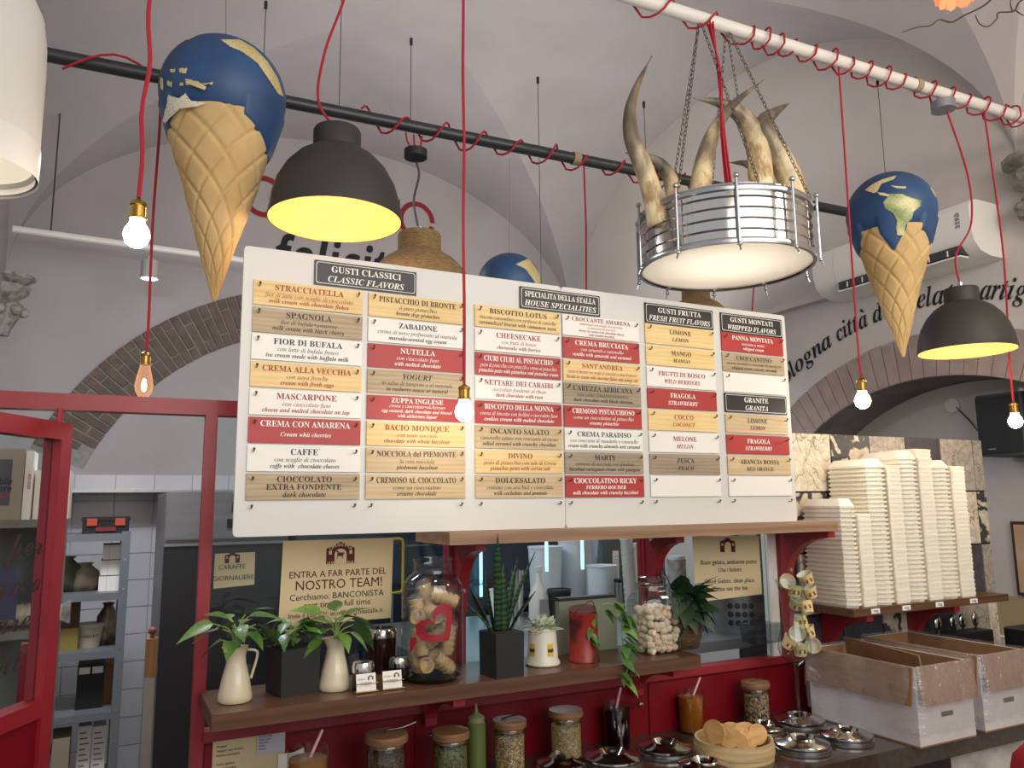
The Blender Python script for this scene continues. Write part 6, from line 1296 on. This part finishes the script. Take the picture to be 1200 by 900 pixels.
# front side unit at far left with big boxes
t = T('side_unit', 'pale grey side unit carrying white boxes behind the open door', 'shelf unit', (-.40, 2.35, 0)); UG = mat('grey_green_unit', '74766c', .6)
ztop = aY(30, 609, 2.35).z
for z in (ztop - .02, 1.30, .95): MB().box(-.17, .30, 0, .35, z, z + .02).build('board', UG, t)
MB().box(.28, .30, .0, .35, 0, ztop - .02).build('side_panel', UG, t); MB().box(-.17, -.15, .0, .35, 0, ztop - .02).build('side_panel', UG, t); MB().box(-.15, .28, .34, .35, 0, ztop - .02).build('back_panel', mat('white_kitchen_panel', '9c9c98', .6), t)
t, w, h = rb_('printed_box', 'beige box with a dark picture and red letters, on the side unit', 'box', -40, 30, 525, ztop, mat('beige_carton', '9c9484', .7), Y=2.36, dep=.16)
MB().box(-w * .45, w * .30, -.001, 0, h * .2, h * .85).build('picture', mat('slate_print', '4a525e', .6), t); MB().text('stabile', 'sb', .014, w * .12, h * .50, w * .4, y=-.002).build('lettering', BLACK, t); MB().text('cuore', 'sb', .014, w * .12, h * .40, w * .4, y=-.002).build('lettering', BLACK, t); MB().text('1959', 'sb', .016, w * .12, h * .29, w * .35, y=-.002).build('lettering', mat('red_print', 'a03030', .6), t)
t, w, h = rb_('white_box', 'plain white carton right of the beige picture box', 'box', 31, 40, 528, ztop, PAPERW, Y=2.37, dep=.15); MB().text('SERVIZIO', 'sb', .006, 0, 0, .1, y=0, M=Tr(-.0, -.001, h * .55) @ Rm(ry=pi / 2)).build('lettering', mat('red_print', 'a03030', .6), t)
t, w, h = rb_('white_machine', 'white rounded appliance partly behind the red door edge', 'appliance', 42, 84, 551, ztop, WHITE, Y=2.42, dep=.14); MB().box(w * .34, w * .44, -.003, 0, h * .1, h * .5).build('side_grip', mat('grey_grip', '6c6c70', .5), t)
t = T('blue_sign', 'blue sheet with white letters hung below the boxes', 'sign', (-.33, 2.34, 1.48)); MB().box(-.2, .145, 0, .002, -.13, .0).build('sheet', mat('blue_sheet', '3c4260', .6), t); MB().text('ancora', 'sb', .032, .03, -.065, .2, y=-.001).build('lettering', PAPERW, t)
p = aZ(45, 700, 1.325); t = T('bag_of_cups', 'clear bag of ribbed white cups lying on the side unit', 'bag', (-.30, 2.42, 1.352), ry=pi / 2); prof = [(0, -.17)]
for k in range(22): z = -.17 + k * .0155; prof += [(.024, z), (.028, z + .010), (.028, z + .013)]
MB().lathe(prof + [(.01, .175), (0, .18)], 20).build('ribbed_cups', mat('ribbed_cups', 'ccc0a8', .6), t, smooth=True); MB().lathe([(0, -.18), (.03, -.175), (.031, .16), (.012, .19), (.03, .23), (0, .23)], 18, rf=lambda a, z: 1 + .06 * sin(6 * a + 60 * z)).build('wrapper', FILM, t, smooth='all')

# ================================================================== THE OPEN RED DOOR, LEFT
F_ = Vector((-.085, 1.80, 0)); dv = Vector((-.485, -.875, 0)).normalized(); dr = T('glazed_door', 'open red-framed glass door with brown script lettering at the left edge', 'door', F_, rz=math.atan2(dv.y, dv.x)); Wd, ht = .72, aY(75, 497, 1.80).z
gz = aY(50, 816, 1.80).z
MB().box(0, .034, -.018, .018, .02, ht).build('stile', RED, dr); MB().box(Wd - .034, Wd, -.018, .018, .02, ht).build('stile', RED, dr); MB().box(.034, Wd - .034, -.018, .018, ht - .034, ht).build('top_rail', RED, dr)
MB().box(.034, Wd - .034, -.018, .018, gz - .03, gz).build('middle_rail', RED, dr); MB().box(.034, Wd - .034, -.010, .010, .05, gz - .03).build('lower_panel', REDP, dr); MB().box(.034, Wd - .034, -.018, .018, .02, .05).build('bottom_rail', RED, dr)
MB().box(.034, Wd - .034, -.002, .002, gz, ht - .034).build('pane', GLASS, dr); MB().cyl((.017, 0, ht), .006, .03, 8).build('top_latch', RED, dr)
BRS = mat('brown_script', '33201c', .6); zz = lambda v: aY(50, v, 1.80).z
# local +X runs towards the camera; lettering reads left to right seen from the shop side
for tx, v, w_ in (('mondo per', 648, .50), ('chiamo', 690, .36), ('mare', 730, .22), ('fai', 775, .12)):
    Mt = Matrix(((-1, 0, 0, 0), (0, -1, 0, 0), (0, 0, 1, 0), (0, 0, 0, 1)))
    MB().text(tx, 'bs', .052, -.045 - (.022 if tx == 'mare' else .04 if tx == 'fai' else 0), zz(v), w_, align=1, M=Mt, y=-.004).build('lettering', BRS, dr)
sp2 = structure(MB().box(-.135, -.108, 1.86, 1.89, 0, aY(57, 752, 1.87).z).build('trim_3', RED))

# ================================================================== RIGHT EDGE
p = aY(1150, 752, 1.80); t = T('utensil_pot', 'dark pot of spoons and ladles behind the cartons', 'pot', (2.62, 1.79, 1.0)); MB().box(-.19, .12, -.03, .03, 0, .17).build('pot', BLACK, t)
for k, x in enumerate((-.13, -.05, .0, .07)): b = MB(); b.tube([(x, 0, .1), (x + .005, 0, .20)], .004, 6); b.build('spoon_handle', CHROME, t); b = MB(); b.sphere((x + .006, 0, .205), .019, 12, 8, (1, .35, 1.3)); b.build('spoon_bowl', CHROME, t, smooth='all')
t = T('coffee_grinder', 'black machine half visible at the right edge behind the carton', 'machine', (2.66, 1.56, 1.0)); MB().rbox(-.04, .12, -.10, .10, 0, .20, r=.03).build('body', BLACK, t, smooth=True); MB().cyl((.04, 0, .2), .045, .05, 20).build('hopper', mat('smoked_hopper', '2a2624', .2), t, smooth=True)
p = aY(1214, 886, 1.15); t = T('red_jacket', 'piece of red clothing at the bottom right corner', 'clothing', (p.x + .035, 1.15, p.z - .75)); 
MB().lathe([(.0, 0), (.075, 0), (.085, .35), (.08, .65), (.06, .74), (.03, .775), (0, .78)], 28, rf=lambda a, z: 1 + .06 * sin(4 * a + 9 * z) + .03 * sin(9 * a - 14 * z)).build('cloth', mat('red_cloth', 'a0122a', .85), t, smooth='all')

# steel wall shelf that shades the tiles at the back of the kitchen
a = aY(150, 577, 4.74); t = T('wall_shelf', 'thin steel wall shelf high on the white kitchen tiles', 'shelf', (.3, 5.06, a.z)); MB().box(-.86, 1.5, -.33, 0, 0, .012).build('shelf_board', STEEL, t)
for x in (-.7, .0, .7, 1.3): MB().prism([(-.3, 0), (0, 0), (0, -.22), (-.02, -.22)], x, x + .02, 'X').build('bracket', STEEL, t)
for x, w, h in ((-.72, .12, .06), (-.56, .08, .09)): 
    o = MB().box(-w / 2, w / 2, -.05, .05, 0, h).build('storage_tub', PLW); o.location = (.3 + x, 4.88, a.z + .012); tag(o, 'low white tub on the steel wall shelf, ' + ('left' if w > .1 else 'right') + ' of the pair', 'tub')
